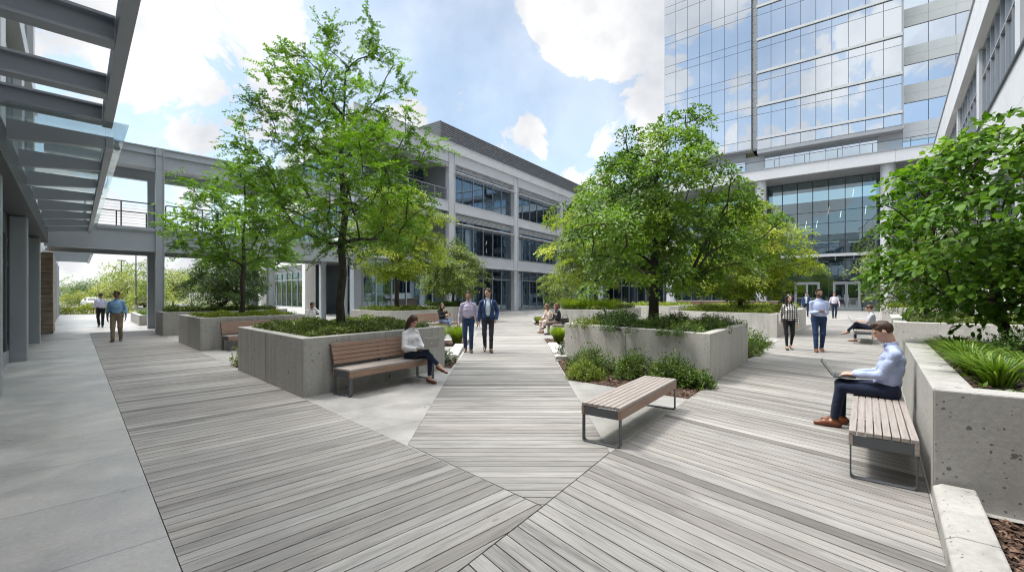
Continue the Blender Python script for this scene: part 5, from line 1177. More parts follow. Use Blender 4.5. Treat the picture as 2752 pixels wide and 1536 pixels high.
def add_hand(F, w, fdir, pn, thumb, curl=.5, k=.006, sc=1.0):
    f = np.array(fdir, float); f /= np.linalg.norm(f); n = np.array(pn, float); n -= f * (n @ f); n /= np.linalg.norm(n); t = np.cross(f, n) * thumb
    R = np.stack([t, f, n], 1); F.box(w + f * .048 * sc, (.040 * sc, .050 * sc, .0135 * sc), R, .012 * sc, .02)
    for i, (o_, ln) in enumerate(((-.031, .060), (-.0105, .074), (.0105, .080), (.032, .070))):
        b = w + f * .092 * sc + t * o_ * sc; a1 = curl * .55; a2 = curl * 1.25; d1 = f * cos(a1) + n * sin(a1); d2 = f * cos(a2) + n * sin(a2); d1 = d1 + t * o_ * 2.0
        m1 = b + d1 * ln * .5 * sc; F.cone(b - f * .012, m1, .0092 * sc, .0085 * sc, k); F.cone(m1, m1 + d2 * ln * .55 * sc, .0084 * sc, .0068 * sc, k * .5)
    b = w + f * .025 * sc + t * .034 * sc; m1 = b + (t * .026 + f * .030 + n * .008) * sc; F.cone(b, m1, .013 * sc, .011 * sc, .012); F.cone(m1, m1 + (f * .028 + t * .006 + n * .010 * (1 + curl)) * sc, .0105 * sc, .0085 * sc, .005)

def person(label, loc, facing, P, S, vx=.007, group='people in the plaza'):
    """P pose (own space, forward +y, right +x); S style"""
    o = thing('person', label, 'person', (loc[0], loc[1], P.get('z', 0)), math.atan2(-facing[0], facing[1]), group)
    s = S.get('h', 1.78) / 1.78; w = S.get('w', 1.0); fem = S.get('fem', False); sd = S.get('seed', 1)
    pel = P['pel'] * s; che = P['che'] * s; nk = P['nk'] * s; hd = P['hd'] * s; HR = rotm(*P.get('head', (0, 0))); up = che - pel; up /= np.linalg.norm(up); tw = P.get('twist', 0.0); rt = V3(cos(tw), sin(tw), 0); fw = np.cross(up, rt); TR = np.stack([rt, fw, up], 1)
    sw = (.150 if fem else .172) * s * (.4 + .6 * w); hw = .095 * s; J = {}
    for sg, c in ((1, 'R'), (-1, 'L')):
        sh = che + up * .108 * s + rt * sw * sg; J['sh' + c] = sh; J['el' + c], J['wr' + c] = ik(sh, P['wr' + c] * s, .285 * s, .255 * s, P.get('ep' + c, (sg * .5, -1, -.3)))
        hp = pel + V3(hw * sg, 0, -.015 * s); J['hp' + c] = hp; J['kn' + c], J['an' + c] = ik(hp, P['an' + c] * s, .43 * s, .425 * s, P.get('kp' + c, (sg * .08, 1, .1)))
    pts = np.array(list(J.values()) + [hd, pel]); lo = pts.min(0) - .30; hi = pts.max(0) + .30; lo[2] = max(lo[2], -.03)
    h2 = lambda *v: hd + HR @ (np.array(v) * s)
    # --- skin
    F = Field(lo, hi, vx); fat = .012 * (w - 1) * 8
    F.ell(pel + up * .01, (.140 * s * w, .095 * s * w, .12 * s), TR); F.ell(pel + up * .17 * s, (.125 * s * w, .088 * s * w, .15 * s), TR, .05); F.ell(che - up * .01, ((.130 if fem else .146) * s * w, .095 * s * w, .165 * s), TR, .05); [F.cone(nk - up * .035, J['sh' + c] - up * .012, .040 * s, .028 * s, .03) for c in 'RL']
    nb = h2(0, -.025, -.06); F.cone(nk, nb, (.043 if fem else .053) * s, (.041 if fem else .047) * s, .03)
    for c in 'RL':
        F.cone(J['sh' + c] - up * .01, J['el' + c], .037 * s, .035 * s, .02); F.cone(J['el' + c], J['wr' + c], .037 * s, .024 * s, .02); F.cone(J['hp' + c], J['kn' + c], .072 * s, .050 * s, .04); F.cone(J['kn' + c], J['an' + c], .048 * s, .034 * s, .02)
        fd = P.get('fd' + c, V3(0, 1, 0)); fd = np.array(fd, float) / np.linalg.norm(fd); F.cone(J['an' + c] - V3(0, 0, .02), J['an' + c] + fd * .15 * s - V3(0, 0, .05 * s), .034 * s, .024 * s, .02)
    F.ell(h2(0, -.012, .025), tuple(x * s for x in (.075, .093, .093)), HR, .02); F.ell(h2(0, .022, -.045), tuple(x * s for x in ((.052 if fem else .057), .064, .074)), HR, .035); F.ell(h2(0, .060, -.096), tuple(x * s for x in (.024, .022, .018)), HR, .03)
    F.cone(h2(0, .090, .012), h2(0, .106, -.026), .008 * s, .0135 * s, .012); F.cone(h2(-.034, .076, .024), h2(.034, .076, .024), .011 * s, .011 * s, .015)
    for g_ in (-1, 1):
        F.ell(h2(g_ * .077, -.008, -.008), tuple(x * s for x in (.010, .019, .031)), HR, .008); F.ell(h2(g_ * .032, .094, .0), (.013 * s,) * 3, HR, .014, 's'); F.ell(h2(g_ * .031, .077, .0), (.0125 * s,) * 3, HR, .003)
        F.cone(h2(g_ * .012, .096, -.03), h2(g_ * .013, .094, -.03), .008 * s, .008 * s, .008)
    F.cone(h2(-.016, .084, -.060), h2(.016, .084, -.060), .008 * s, .008 * s, .01)
    for c, sg in (('R', 1), ('L', -1)):
        hf, hn, cu = P.get('hand' + c, (J['wr' + c] - J['el' + c], V3(-sg, .25, 0), .45)); add_hand(F, J['wr' + c], hf, hn, -sg if P.get('flip' + c) else sg, cu, .006, s * (.9 if fem else 1))
    sk = np.array(S['skin']); hc = np.array(S.get('hair', (.03, .02, .015)))
    def tint(p):
        q = (p - hd) @ HR / s; c = np.tile(sk, (len(p), 1)); x, y, z = q.T; near = np.linalg.norm(q, axis=1) < .17
        c *= (1 + .06 * np.sin(p[:, :1] * 60) * np.sin(p[:, 2:] * 47))
        ck = near & (np.hypot(np.abs(x) - .04, z + .028) < .022) & (y > .03); c[ck] *= (1.06, .9, .88)
        lips = near & (y > .07) & (np.abs(x) < .023) & (np.abs(z + .060) < .0085); c[lips] = sk * ((.95, .52, .5) if not fem else (1.0, .38, .38))
        if S.get('smile'): th = near & (y > .075) & (np.abs(x) < .024) & (np.abs(z + .059 - .18 * np.abs(x)) < .0055); c[th] = (.75, .72, .68)
        if S.get('beard'): bd = near & (y > -.02) & (z < -.028 - .25 * np.clip(.06 - np.abs(x), 0, .06)) & ~lips & (z > -.13); c[bd] = c[bd] * (1 - S['beard']) + hc * S['beard']
        br = near & (y > .05) & (np.abs(z - .025 + .12 * np.abs(x) - .003) < .006) & (np.abs(x) > .012) & (np.abs(x) < .050); c[br] = hc * .7 + sk * .15
        ey = near & (np.hypot(np.abs(x) - .031, z) < .010) & (y > .06); c[ey] = (.55, .52, .5); ir = near & (np.hypot(np.abs(x) - .031, z) < .0065) & (y > .06); c[ir] = (.02, .015, .012); li = near & (np.abs(z - .0095) < .004) & (np.abs(np.abs(x) - .031) < .014) & (y > .06); c[li] = sk * .3
        return c
    put_mesh('body', F, SKINM, o, tint)
    # --- shirt or top
    T = S['top']; G = Field(lo, hi, .008); ex = T.get('ex', .0); slv = T.get('sleeve', 1.0); cr = T.get('cuff', .037)
    G.ell(pel + up * .07 * s, ((.157 + ex) * s * w, (.115 + ex) * s * w, .15 * s), TR, .03); G.ell(pel + up * .19 * s + fw * .008 * (w - 1) * 10, ((.146 + ex) * s * w, (.112 + ex) * s * w, .17 * s), TR, .06); G.ell(che - up * .01, ((.142 if fem else .162) * s * w, (.113 + ex * .5) * s * w, .175 * s), TR, .06); [G.cone(nk - up * .028 * s, J['sh' + c] + up * .002, .050 * s, .045 * s, .03) for c in 'RL']; G.cone(che + up * .12 * s, nk + (nb - nk) * .12, .070 * s, .054 * s, .04)
    if fem: 
        for g_ in (-1, 1): G.ell(che + rt * .07 * g_ * s + fw * .075 * s - up * .005, (.062 * s, .058 * s, .062 * s), TR, .05)
    for c in 'RL':
        sh, el, wr = J['sh' + c], J['el' + c], J['wr' + c]
        if slv >= .5: G.cone(sh, el, (.052 + ex * .3) * s, (.047 + ex * .3) * s, .025); G.cone(el, el + (wr - el) * min(1, (slv - .5) * 2) * .97, (.050 + ex * .3) * s, (cr + ex * .2) * s, .02)
        else: G.cone(sh, sh + (el - sh) * slv * 2, .060 * s, .062 * s, .05)
    G.wrinkle(T.get('wr', .0036), 30, sd)
    hem = T.get('hem', .02); cz = pel + up * hem * s; neckc = nk + (nb - nk) * .20; nd = (nb - nk) / np.linalg.norm(nb - nk)
    def cutfn(X, Y, Z):
        a = -((X - cz[0]) * up[0] + (Y - cz[1]) * up[1] + (Z - cz[2]) * up[2]); rr = (X - cz[0]) ** 2 + (Y - cz[1]) ** 2 + ((Z - cz[2])) ** 2
        a = np.where(rr < (.26 * s * w) ** 2, a, -.2); b = (X - neckc[0]) * nd[0] + (Y - neckc[1]) * nd[1] + (Z - neckc[2]) * nd[2]; rn = (X - neckc[0]) ** 2 + (Y - neckc[1]) ** 2 + (Z - neckc[2]) ** 2; b = np.where(rn < .012 * s * s, b, -.2); return np.maximum(a, b)
    if S.get('sit'):
        pass
    G.cut(cutfn)
    if T.get('v'): G.cone(nk + fw * .10 * s + up * .05, nk + fw * .115 * s - up * T['v'] * s, .06 * s, .012 * s, .01, 's')
    put_mesh('shirt' if not T.get('name') else T['name'], G, T['mat'], o)
    if T.get('collar', True):
        C = Field(nk - .16, nk + .16, .005); C.cone(neckc - nd * .035 * s, neckc + nd * .020 * s, .073 * s, .062 * s, 0); C.cone(neckc - nd * .08, neckc + nd * .08, .058 * s, .052 * s, .004, 's'); C.cut(lambda X, Y, Z: np.abs((X - neckc[0]) * nd[0] + (Y - neckc[1]) * nd[1] + (Z - neckc[2]) * nd[2] + .012) - .017 * s); fr_ = neckc + fw * .075 * s; C.cone(fr_ + nd * .045, fr_ - nd * .035, .040 * s, .010 * s, .004, 's')
        for g_ in (-1, 1): C.box(neckc + fw * .062 * s + rt * .033 * g_ * s - nd * .030 * s, (.021 * s, .006 * s, .024 * s), TR @ rotm(0, .35, .5 * g_), .004, .008)
        put_mesh('collar', C, T['mat'], o)
    if T.get('buttons'):
        m = MB()
        for k in range(5): p = che + fw * (.118 + ex) * s * w + up * (.08 - k * .075) * s; m.tube([p - fw * .004, p + fw * .004], .006, 8)
        m.build('buttons', M['white'], o)
    # --- jacket
    if S.get('jacket'):
        K = S['jacket']; G = Field(lo, hi, .008); e = .018
        G.ell(pel + up * .03 * s, ((.168 + e) * s * w, (.125 + e) * s * w, .19 * s), TR, .03); G.ell(pel + up * .20 * s, ((.150 + e) * s * w, (.115 + e) * s * w, .17 * s), TR, .06); G.ell(che - up * .01, ((.150 if fem else .170) * s * w + e * .5, (.116 + e) * s * w, .18 * s), TR, .05); [G.cone(nk - up * .03 * s, J['sh' + c] + up * .008, .056 * s, .053 * s, .03) for c in 'RL']
        for c in 'RL': sh, el, wr = J['sh' + c], J['el' + c], J['wr' + c]; G.cone(sh, el, .061 * s, .055 * s, .025); G.cone(el, el + (wr - el) * .96, .060 * s, .046 * s, .02)
        G.wrinkle(.0026, 24, sd + 3); zc = pel - up * K.get('hem', .13) * s; op = K.get('open', .05)
        def jc(X, Y, Z):
            u_ = (X - pel[0]) * up[0] + (Y - pel[1]) * up[1] + (Z - pel[2]) * up[2]; r_ = (X - pel[0]) * rt[0] + (Y - pel[1]) * rt[1] + (Z - pel[2]) * rt[2]; f_ = (X - pel[0]) * fw[0] + (Y - pel[1]) * fw[1] + (Z - pel[2]) * fw[2]
            hemd = np.where(np.abs(r_) < .30 * s, -(u_ + K.get('hem', .13) * s), -.2); hemd = np.where((np.abs(r_) > .215 * s), -.2, hemd)
            wd = (op * .9 + np.clip((u_ - .12 * s) * .16, 0, .06) + np.clip(-u_ * .25, 0, .05)) * s; fr = np.where(f_ > .02, wd - np.abs(r_ - .0), -.2); nkd = (X - neckc[0]) * nd[0] + (Y - neckc[1]) * nd[1] + (Z - neckc[2]) * nd[2]; rn = (X - neckc[0]) ** 2 + (Y - neckc[1]) ** 2 + (Z - neckc[2]) ** 2; nkd = np.where(rn < .02 * s * s, nkd + .012, -.2); return np.maximum(np.maximum(hemd, fr), nkd)
        G.cut(jc)
        for g_ in (-1, 1):
            a = nk + rt * .055 * g_ * s + fw * .045 * s + up * .01; b = che + rt * (op * 1.25 + .012) * g_ * s + fw * (.128 + e) * s * w * .98 - up * .0; G.cone(a, b, .020 * s, .016 * s, .012); G.cone(b, b - up * .16 * s - rt * .012 * g_, .015 * s, .008 * s, .012)
        put_mesh('jacket', G, K['mat'], o)
    # --- trousers
    Tr = S['leg']; G = Field(lo, hi, .008); fl = Tr.get('flare', .046); tl = Tr.get('len', .97)
    G.ell(pel + up * .015 * s, (.160 * s * w, .118 * s * w, .125 * s), TR, .03); G.ell(pel - up * .05 * s - fw * .02, (.155 * s * w, .118 * s * w, .10 * s), TR, .05)
    for c in 'RL':
        hp, kn, an = J['hp' + c], J['kn' + c], J['an' + c]; G.cone(hp, kn, (.088 if fem else .090) * s * (.6 + .4 * w), (.060 + Tr.get('ex', 0)) * s, .05); G.cone(kn, kn + (an - kn) * tl, (.059 + Tr.get('ex', 0)) * s, fl * s, .03)
    G.wrinkle(Tr.get('wr', .0026), 26, sd + 7); wz = pel + up * .105 * s
    G.cut(lambda X, Y, Z: np.where((X - wz[0]) ** 2 + (Y - wz[1]) ** 2 + (Z - wz[2]) ** 2 < (.24 * s * w) ** 2, (X - wz[0]) * up[0] + (Y - wz[1]) * up[1] + (Z - wz[2]) * up[2], -.2))
    for c in 'RL':
        kn, an = J['kn' + c], J['an' + c]; d = an - kn; ln = np.linalg.norm(d); d /= ln; e = kn + d * ln * tl; G.cut(lambda X, Y, Z: np.where((X - e[0]) ** 2 + (Y - e[1]) ** 2 + (Z - e[2]) ** 2 < .0121, (X - e[0]) * d[0] + (Y - e[1]) * d[1] + (Z - e[2]) * d[2], -.2))
    put_mesh('trousers', G, Tr['mat'], o)
    if S.get('belt') is not None:
        B = Field(pel - .3, pel + .3, .006); B.ell(pel + up * .05 * s, (.168 * s * w, .126 * s * w, .22 * s), TR, 0); B.cut(lambda X, Y, Z: np.abs((X - pel[0]) * up[0] + (Y - pel[1]) * up[1] + (Z - pel[2]) * up[2] - .088 * s) - .019 * s)
        bo = put_mesh('belt', B, S['belt'], o); m = MB(); p = pel + up * .088 * s + fw * .128 * s * w; m.bar(tuple(p - up * .016), tuple(p + up * .016), .034, .008, tuple(fw)); m.build('buckle', M['silver'], bo)
    # --- shoes
    for c in 'RL':
        an = J['an' + c]; fd = np.array(P.get('fd' + c, V3(0, 1, 0)), float); fd /= np.linalg.norm(fd); sd_ = np.cross(fd, V3(0, 0, 1)); sd_ /= np.linalg.norm(sd_); fu = np.cross(sd_, fd); B = Field(an - .33, an + .33, .006); A = an - fu * .080 * s; q = lambda y, z, x=0: A + fd * y * s + fu * z * s + sd_ * x * s
        fs_ = .9 if fem else 1.0
        B.cone(q(-.045, .040), q(.09, .036), .043 * s * fs_, .044 * s * fs_, .02); B.cone(q(.09, .034), q(.185, .022), .044 * s * fs_, .026 * s * fs_, .02)
        if not S.get('flats'): B.cone(q(-.02, .05), q(-.01, .095), .046 * s, .042 * s, .02)
        else: B.cone(q(-.01, .13), q(.10, .085), .052 * s, .036 * s, .01, 's')
        B.cut(lambda X, Y, Z: -((X - A[0]) * fu[0] + (Y - A[1]) * fu[1] + (Z - A[2]) * fu[2]) + .001)
        put_mesh('shoe', B, S['shoe'], o)
    # --- hair
    if S.get('hairstyle') != 'none':
        hs = S.get('hairstyle', 'short'); B = Field(hd - (.5 if hs != 'short' else .2), hd + .2, .006)
        B.ell(h2(0, -.017, .030), tuple(x * s for x in ((.081, .098, .097) if hs == 'short' else (.083, .101, .097))), HR, 0)
        if hs in ('long', 'bob', 'curly'):
            B.ell(h2(0, -.05, -.03), tuple(x * s for x in (.088, .075, .11)), HR, .03); dn = {'long': .27, 'bob': .17, 'curly': .27}[hs]
            for g_ in (-1, 1): B.cone(h2(g_ * .068, -.012, .0), h2(g_ * .074, .012, -dn + .03), .030 * s, .026 * s, .02); B.cone(h2(g_ * .045, -.06, -.02), h2(g_ * .06, -.045, -dn), .05 * s, .032 * s, .03)
            B.cone(h2(0, -.07, -.02), h2(0, -.06, -dn), .05 * s, .03 * s, .03)
            if hs == 'curly':
                for k in range(26):
                    rg = np.random.default_rng(k + 5); a = rg.uniform(.75 * pi, 2.25 * pi); p = h2(.095 * cos(a), -.02 + .07 * sin(a), rg.uniform(-.26, .04)); B.ell(p, (.028 * s,) * 3, HR, .012)
        if hs == 'bun': B.ell(h2(0, -.10, .03), (.045 * s,) * 3, HR, .02)
        if hs == 'short': B.ell(h2(.01, .030, .100), tuple(x * s for x in (.050, .048, .026)), HR, .03)
        B.ell(h2(0, .085, -.030), tuple(x * s for x in (.064 if hs == 'short' else .060, .070, .098)), HR, .006, 's')
        if hs == 'short':
            def hl(X, Y, Z):
                qx = np.stack([X - hd[0], Y - hd[1], Z - hd[2]], -1) @ HR / s; y = qx[..., 1]; z = qx[..., 2]; return (np.interp(y, [-.12, -.07, -.02, .015, .030, .045, .09], [-.085, -.080, -.02, -.022, .01, .052, .070]) + .004 * np.sin(qx[..., 0] * 160) - z) * .45
            B.cut(hl)
        B.wrinkle(.0028 if hs != 'curly' else .007, 90 if hs != 'curly' else 70, sd + 11); put_mesh('hair', B, hairmat(tuple(hc)), o)
    if S.get('cap'):
        B = Field(hd - .22, hd + .22, .006); B.ell(h2(0, -.012, .045), tuple(x * s for x in (.088, .106, .090)), HR, 0); B.cut(lambda X, Y, Z: -((X - hd[0]) * HR[0, 2] + (Y - hd[1]) * HR[1, 2] + (Z - hd[2]) * HR[2, 2]) + .045 * s); B.ell(h2(0, .10, .052), tuple(x * s for x in (.07, .075, .008)), HR, .008); put_mesh('cap', B, S['cap'], o)
    if S.get('glasses'):
        m = MB()
        for g_ in (-1, 1):
            if S['glasses'] == 'sun': m.bar(tuple(h2(g_ * .010, .103, .0)), tuple(h2(g_ * .056, .090, .0)), .036 * s, .006, tuple(HR[:, 1]))
            else:
                ring = [h2(g_ * .033 + .023 * cos(a), .101 - .12 * abs(.033 + .023 * cos(a) * g_) ** 1.0, .0 + .018 * sin(a)) for a in np.linspace(0, 2 * pi, 15)]; m.tube(ring, .0028 * s, 5, cap=False)
            m.bar(tuple(h2(g_ * .056, .090, .006)), tuple(h2(g_ * .079, -.005, .008)), .005)
        m.bar(tuple(h2(-.011, .103, .005)), tuple(h2(.011, .103, .005)), .005); m.build('sunglasses' if S['glasses'] == 'sun' else 'spectacles', M['steel'], o)
    if S.get('watch'):
        el, wr = J['elL'], J['wrL']; d = (wr - el) / np.linalg.norm(wr - el); m = MB(); m.tube([tuple(wr - d * .035), tuple(wr - d * .008)], .034 * s, 12); m.build('watch', M['steel'], o)
    if S.get('scarf') is not None:
        B = Field(nk - .3, nk + .2, .007); 
        for k in range(12): a = k * pi / 6; b = a + pi / 6; B.cone(nk + rt * .07 * cos(a) * s + fw * .065 * sin(a) * s + up * .02, nk + rt * .07 * cos(b) * s + fw * .065 * sin(b) * s + up * .02, .022 * s, .022 * s, .01)
        B.cone(nk + fw * .085 * s, nk + fw * .125 * s - up * .17 * s + rt * .02, .024 * s, .03 * s, .02); B.wrinkle(.003, 60, 3); put_mesh('scarf', B, S['scarf'], o)
    o['_J'] = 0; del o['_J']; return o, {k: o.matrix_basis @ Vector(tuple(v)) for k, v in J.items()}

def walk(front='R', st=.21, arms=(.10, -.12), lift=.06, wx=.225, yaw=0, pitch=0, **kw):
    P = dict(pel=V3(0, 0, .945), che=V3(0, .02, 1.27), nk=V3(0, .005, 1.475), hd=V3(0, .035, 1.655), head=(yaw, pitch))
    b = 'L' if front == 'R' else 'R'; sx = {'R': 1, 'L': -1}
    P['an' + front] = V3(.085 * sx[front], st, .085); P['an' + b] = V3(.085 * sx[b], -st * .9, .085 + lift); P['fd' + front] = V3(sx[front] * .12, 1, .0); P['fd' + b] = V3(sx[b] * .10, 1, -.42 * (lift / .06) ** .5 if lift else 0)
    P['kp' + b] = (sx[b] * .05, 1, .2)
    P['wr' + b] = V3(sx[b] * wx, arms[0], .86); P['wr' + front] = V3(sx[front] * wx, arms[1], .86); P.update(kw); return P
def seated(lean=-.02, hdf=.07, cross=None, yaw=0, pitch=-.5, hz=.545, kz=.02, **kw):
    P = dict(pel=V3(0, 0, hz), che=V3(0, lean, hz + .32), nk=V3(0, lean + .01, hz + .525), hd=V3(0, lean + hdf, hz + .674), head=(yaw, pitch), anR=V3(.11, .44, .085), anL=V3(-.10, .50, .085), kpR=(.05, .6, 1), kpL=(-.05, .6, 1))
    if cross:
        sg = 1 if cross == 'R' else -1; ot = 'L' if cross == 'R' else 'R'
        P['an' + ot] = V3(-sg * .06, .44, .085); P['kp' + ot] = (-sg * .1, .6, 1); P['an' + cross] = V3(-sg * .14, .66, hz - .20); P['kp' + cross] = (sg * .25, .25, 1); P['fd' + cross] = V3(-sg * .15, 1, -.30)
    P.update(kw); return P

NAVY = fabric((.018, .040, .105)); NAVY2 = fabric((.013, .020, .048)); DKGR = fabric((.028, .030, .042)); BLACK = fabric((.012, .012, .014)); KHAKI = fabric((.27, .205, .14)); LBLUE = fabric((.40, .47, .69)); MBLUE = fabric((.235, .41, .66)); LILAC = fabric((.52, .47, .62), 'check', (.36, .31, .50), sc=55); WHITE = fabric((.70, .70, .71)); BLAZER = fabric((.020, .048, .135)); HOUND = fabric((.72, .70, .68), 'hound', (.012, .012, .014), sc=22); LGREY = fabric((.48, .49, .56), 'check', (.35, .36, .45), sc=40); JEANG = fabric((.10, .125, .20)); TAUPE = fabric((.17, .135, .115)); PINK = fabric((.62, .52, .46)); PALEL = fabric((.52, .54, .72))
TAN = LEATH((.17, .052, .022)); DBR = LEATH((.075, .035, .020)); BLK = LEATH((.012, .012, .013)); NUDE = LEATH((.24, .12, .075)); GOLD = fabric((.34, .27, .12), 'check', (.05, .04, .02), sc=30)
SK1 = (.47, .27, .19); SK2 = (.55, .335, .25); SK3 = (.20, .105, .065); SK4 = (.42, .235, .16)
BRN = (.045, .024, .013); DK = (.014, .010, .008)

person('man in a light lilac checked shirt and navy trousers walking on the middle boardwalk', (-1.27, 12.70), (.05, -1), walk('L', .10, (.03, .02), .03, .265, .0, .0),
       dict(h=1.76, w=1.06, skin=SK4, hair=(.05, .042, .036), beard=.25, top=dict(mat=LILAC, ex=.004, hem=.06, buttons=True), leg=dict(mat=NAVY, flare=.054, ex=.006), shoe=DBR, belt=BLK, seed=1), .006)
person('man in an open navy blazer and pale shirt, head turned to his companion', (-.70, 12.75), (.05, -1), walk('L', .16, (.06, .0), .075, .25, -.85, -.02, wrL=V3(-.235, .07, .92), handL=(V3(.3, .1, -1), V3(1, 0, 0), .4)),
       dict(h=1.85, w=1.03, skin=SK2, hair=(.05, .032, .022), beard=.22, top=dict(mat=fabric((.60, .68, .80)), hem=.06), jacket=dict(mat=BLAZER, hem=.12, open=.062), leg=dict(mat=DKGR, flare=.052, ex=.004), shoe=DBR, belt=BLK, seed=2), .006)
person('smiling woman in a black and white check blouse and black trousers', (8.42, 13.30), (-.35, -1), walk('R', .14, (.10, -.02), .03, .235, .15, .02),
       dict(h=1.68, fem=True, w=.98, skin=SK2, hair=(.018, .010, .008), hairstyle='curly', smile=True, top=dict(mat=HOUND, ex=.016, hem=-.06, collar=False, v=.10, cuff=.04), leg=dict(mat=BLACK, flare=.036, ex=-.004, len=.94), shoe=BLK, flats=True, seed=3), .006)
p6, J6 = person('bearded man in a light blue shirt and blue trousers with a phone in his hands', (8.98, 12.80), (-.45, -1), walk('R', .13, (0, 0), .02, .235, .30, -.06, wrR=V3(.055, .27, 1.13), wrL=V3(-.075, .25, 1.12), epR=(.22, -.5, -1), epL=(-.22, -.5, -1), handR=(V3(-.8, .3, .1), V3(.1, -.3, .9), .9), handL=(V3(.85, .25, .02), V3(.1, -.3, .9), .6), flipR=True, flipL=True),
       dict(h=1.84, w=1.10, skin=SK4, hair=(.018, .014, .012), beard=.85, smile=True, glasses='clear', watch=True, top=dict(mat=LBLUE, ex=.008, hem=.06, buttons=True), leg=dict(mat=NAVY, flare=.054, ex=.006), shoe=TAN, belt=DBR, seed=4), .006)
person('man in sunglasses, blue shirt and khaki trousers walking on the shaded boardwalk', (-14.10, 15.60), (.55, -.85), walk('R', .15, (.10, -.06), .05, .25, -.5, .0),
       dict(h=1.80, w=1.08, skin=SK3, hair=(.012, .009, .008), glasses='sun', top=dict(mat=MBLUE, ex=.008, hem=.06, buttons=True), leg=dict(mat=KHAKI, flare=.056, ex=.010), shoe=DBR, belt=BLK, seed=5), .006)
person('man in a dark cap, pale shirt and black trousers walking behind the man in sunglasses', (-21.35, 22.70), (.6, -.8), walk('L', .16, (.08, -.05), .05, .27, -.3, 0),
       dict(h=1.76, w=1.07, skin=SK3, hair=DK, cap=BLACK, glasses='sun', top=dict(mat=PALEL, ex=.006, hem=.06, sleeve=.62, cuff=.05), leg=dict(mat=BLACK, flare=.056, ex=.006), shoe=BLK, belt=BLK, seed=6), .008)
person('man in a pale lilac shirt and navy trousers walking out from the tower doors', (22.85, 31.0), (-.5, -.85), walk('R', .17, (.08, -.05), .06, .27, 0, 0),
       dict(h=1.86, w=1.05, skin=SK4, hair=DK, glasses='clear', top=dict(mat=fabric((.66, .60, .70)), ex=.006, hem=.06), leg=dict(mat=NAVY2, flare=.054), shoe=BLK, belt=BLK, seed=7), .009)
person('man in a dark blazer walking behind, near the tower doors', (22.6, 33.6), (-.5, -.85), walk('L', .17, (.08, -.05), .05, .27, 0, 0),
       dict(h=1.84, w=1.05, skin=SK4, hair=DK, top=dict(mat=WHITE, hem=.06), jacket=dict(mat=BLAZER, hem=.12, open=.05), leg=dict(mat=NAVY2, flare=.054), shoe=BLK, seed=8), .009)

def laptop(label, mw, col, open_deg=112, emblem=False):
    o = thing('laptop', label, 'laptop', (0, 0, 0)); o.matrix_world = mw      # own space: x width, y from user to hinge, z up
    m = MB(); m.box(-.158, .158, -.112, .112, 0, .012); m.build('base', col, o, bevel=.004)
    m = MB()
    for r_ in range(5):
        for k in range(12): m.box(-.138 + k * .0232, -.138 + k * .0232 + .020, -.02 + r_ * .021, -.02 + r_ * .021 + .018, .0122, .0145)
    m.build('keyboard', M['steel'], o)
    T = Matrix.Translation((0, .112, .012)) @ Matrix.Rotation(radians(open_deg - 90), 4, 'X').inverted(); m = MB(); m.box(-.158, .158, 0, .007, .004, .218, 0, T); s = m.build('screen', col, o, bevel=.003)
    m = MB(); m.box(-.150, .150, -.0015, -.0005, .014, .208, 0, T); m.build('display', simple('dark_screen', (.02, .025, .03), .15), s)
    if emblem: m = MB(); pts = [T @ Vector((.013 * cos(a) * (1 - .12 * abs(sin(a))), .0085, .112 + .014 * sin(a))) for a in np.linspace(0, 2 * pi, 17)[:-1]]; m.add(pts, [tuple(range(16))]); m.build('emblem', simple('pale_emblem', (.85, .86, .86), .3), s)
    return o
ALU = simple('laptop_aluminium', (.40, .385, .36), .35, .6, .04, 2); DKL = simple('laptop_dark_shell', (.03, .032, .036), .4, .2, .1, 2)
def seatframe(loc, f, local, tilt=0.0, ry=0.0):
    rz = math.atan2(-f[0], f[1]); return Matrix.Translation((loc[0], loc[1], 0)) @ Matrix.Rotation(rz, 4, 'Z') @ Matrix.Translation(local) @ Matrix.Rotation(ry, 4, 'Z') @ Matrix.Rotation(tilt, 4, 'X')
# man on the near bench
ML = (4.50, 5.26); MF = (-.80, .60)
person('man in a light blue shirt typing on a laptop on the nearest bench', ML, MF, seated(-.055, .085, None, 0, -.50, .525, anR=V3(.12, .43, .085), anL=V3(-.09, .50, .085), wrR=V3(.10, .285, .665), wrL=V3(-.09, .30, .668), epR=(.6, -1, -.6), epL=(-.6, -1, -.6), handR=(V3(-.22, 1, -.06), V3(0, -.1, -1), .55), handL=(V3(.22, 1, -.06), V3(0, -.1, -1), .55), fdR=V3(.1, 1, 0), fdL=V3(-.05, 1, 0)),
       dict(h=1.80, w=1.05, skin=SK2, hair=BRN, sit=True, top=dict(mat=LBLUE, ex=.004, hem=.00, buttons=True, wr=.006), leg=dict(mat=NAVY2, flare=.050, ex=.002, len=.95), shoe=TAN, seed=9), .0045)
laptop('thin dark laptop open on the lap of the man in a blue shirt', seatframe(ML, MF, (0, .400, .632), -.03), DKL, 122)
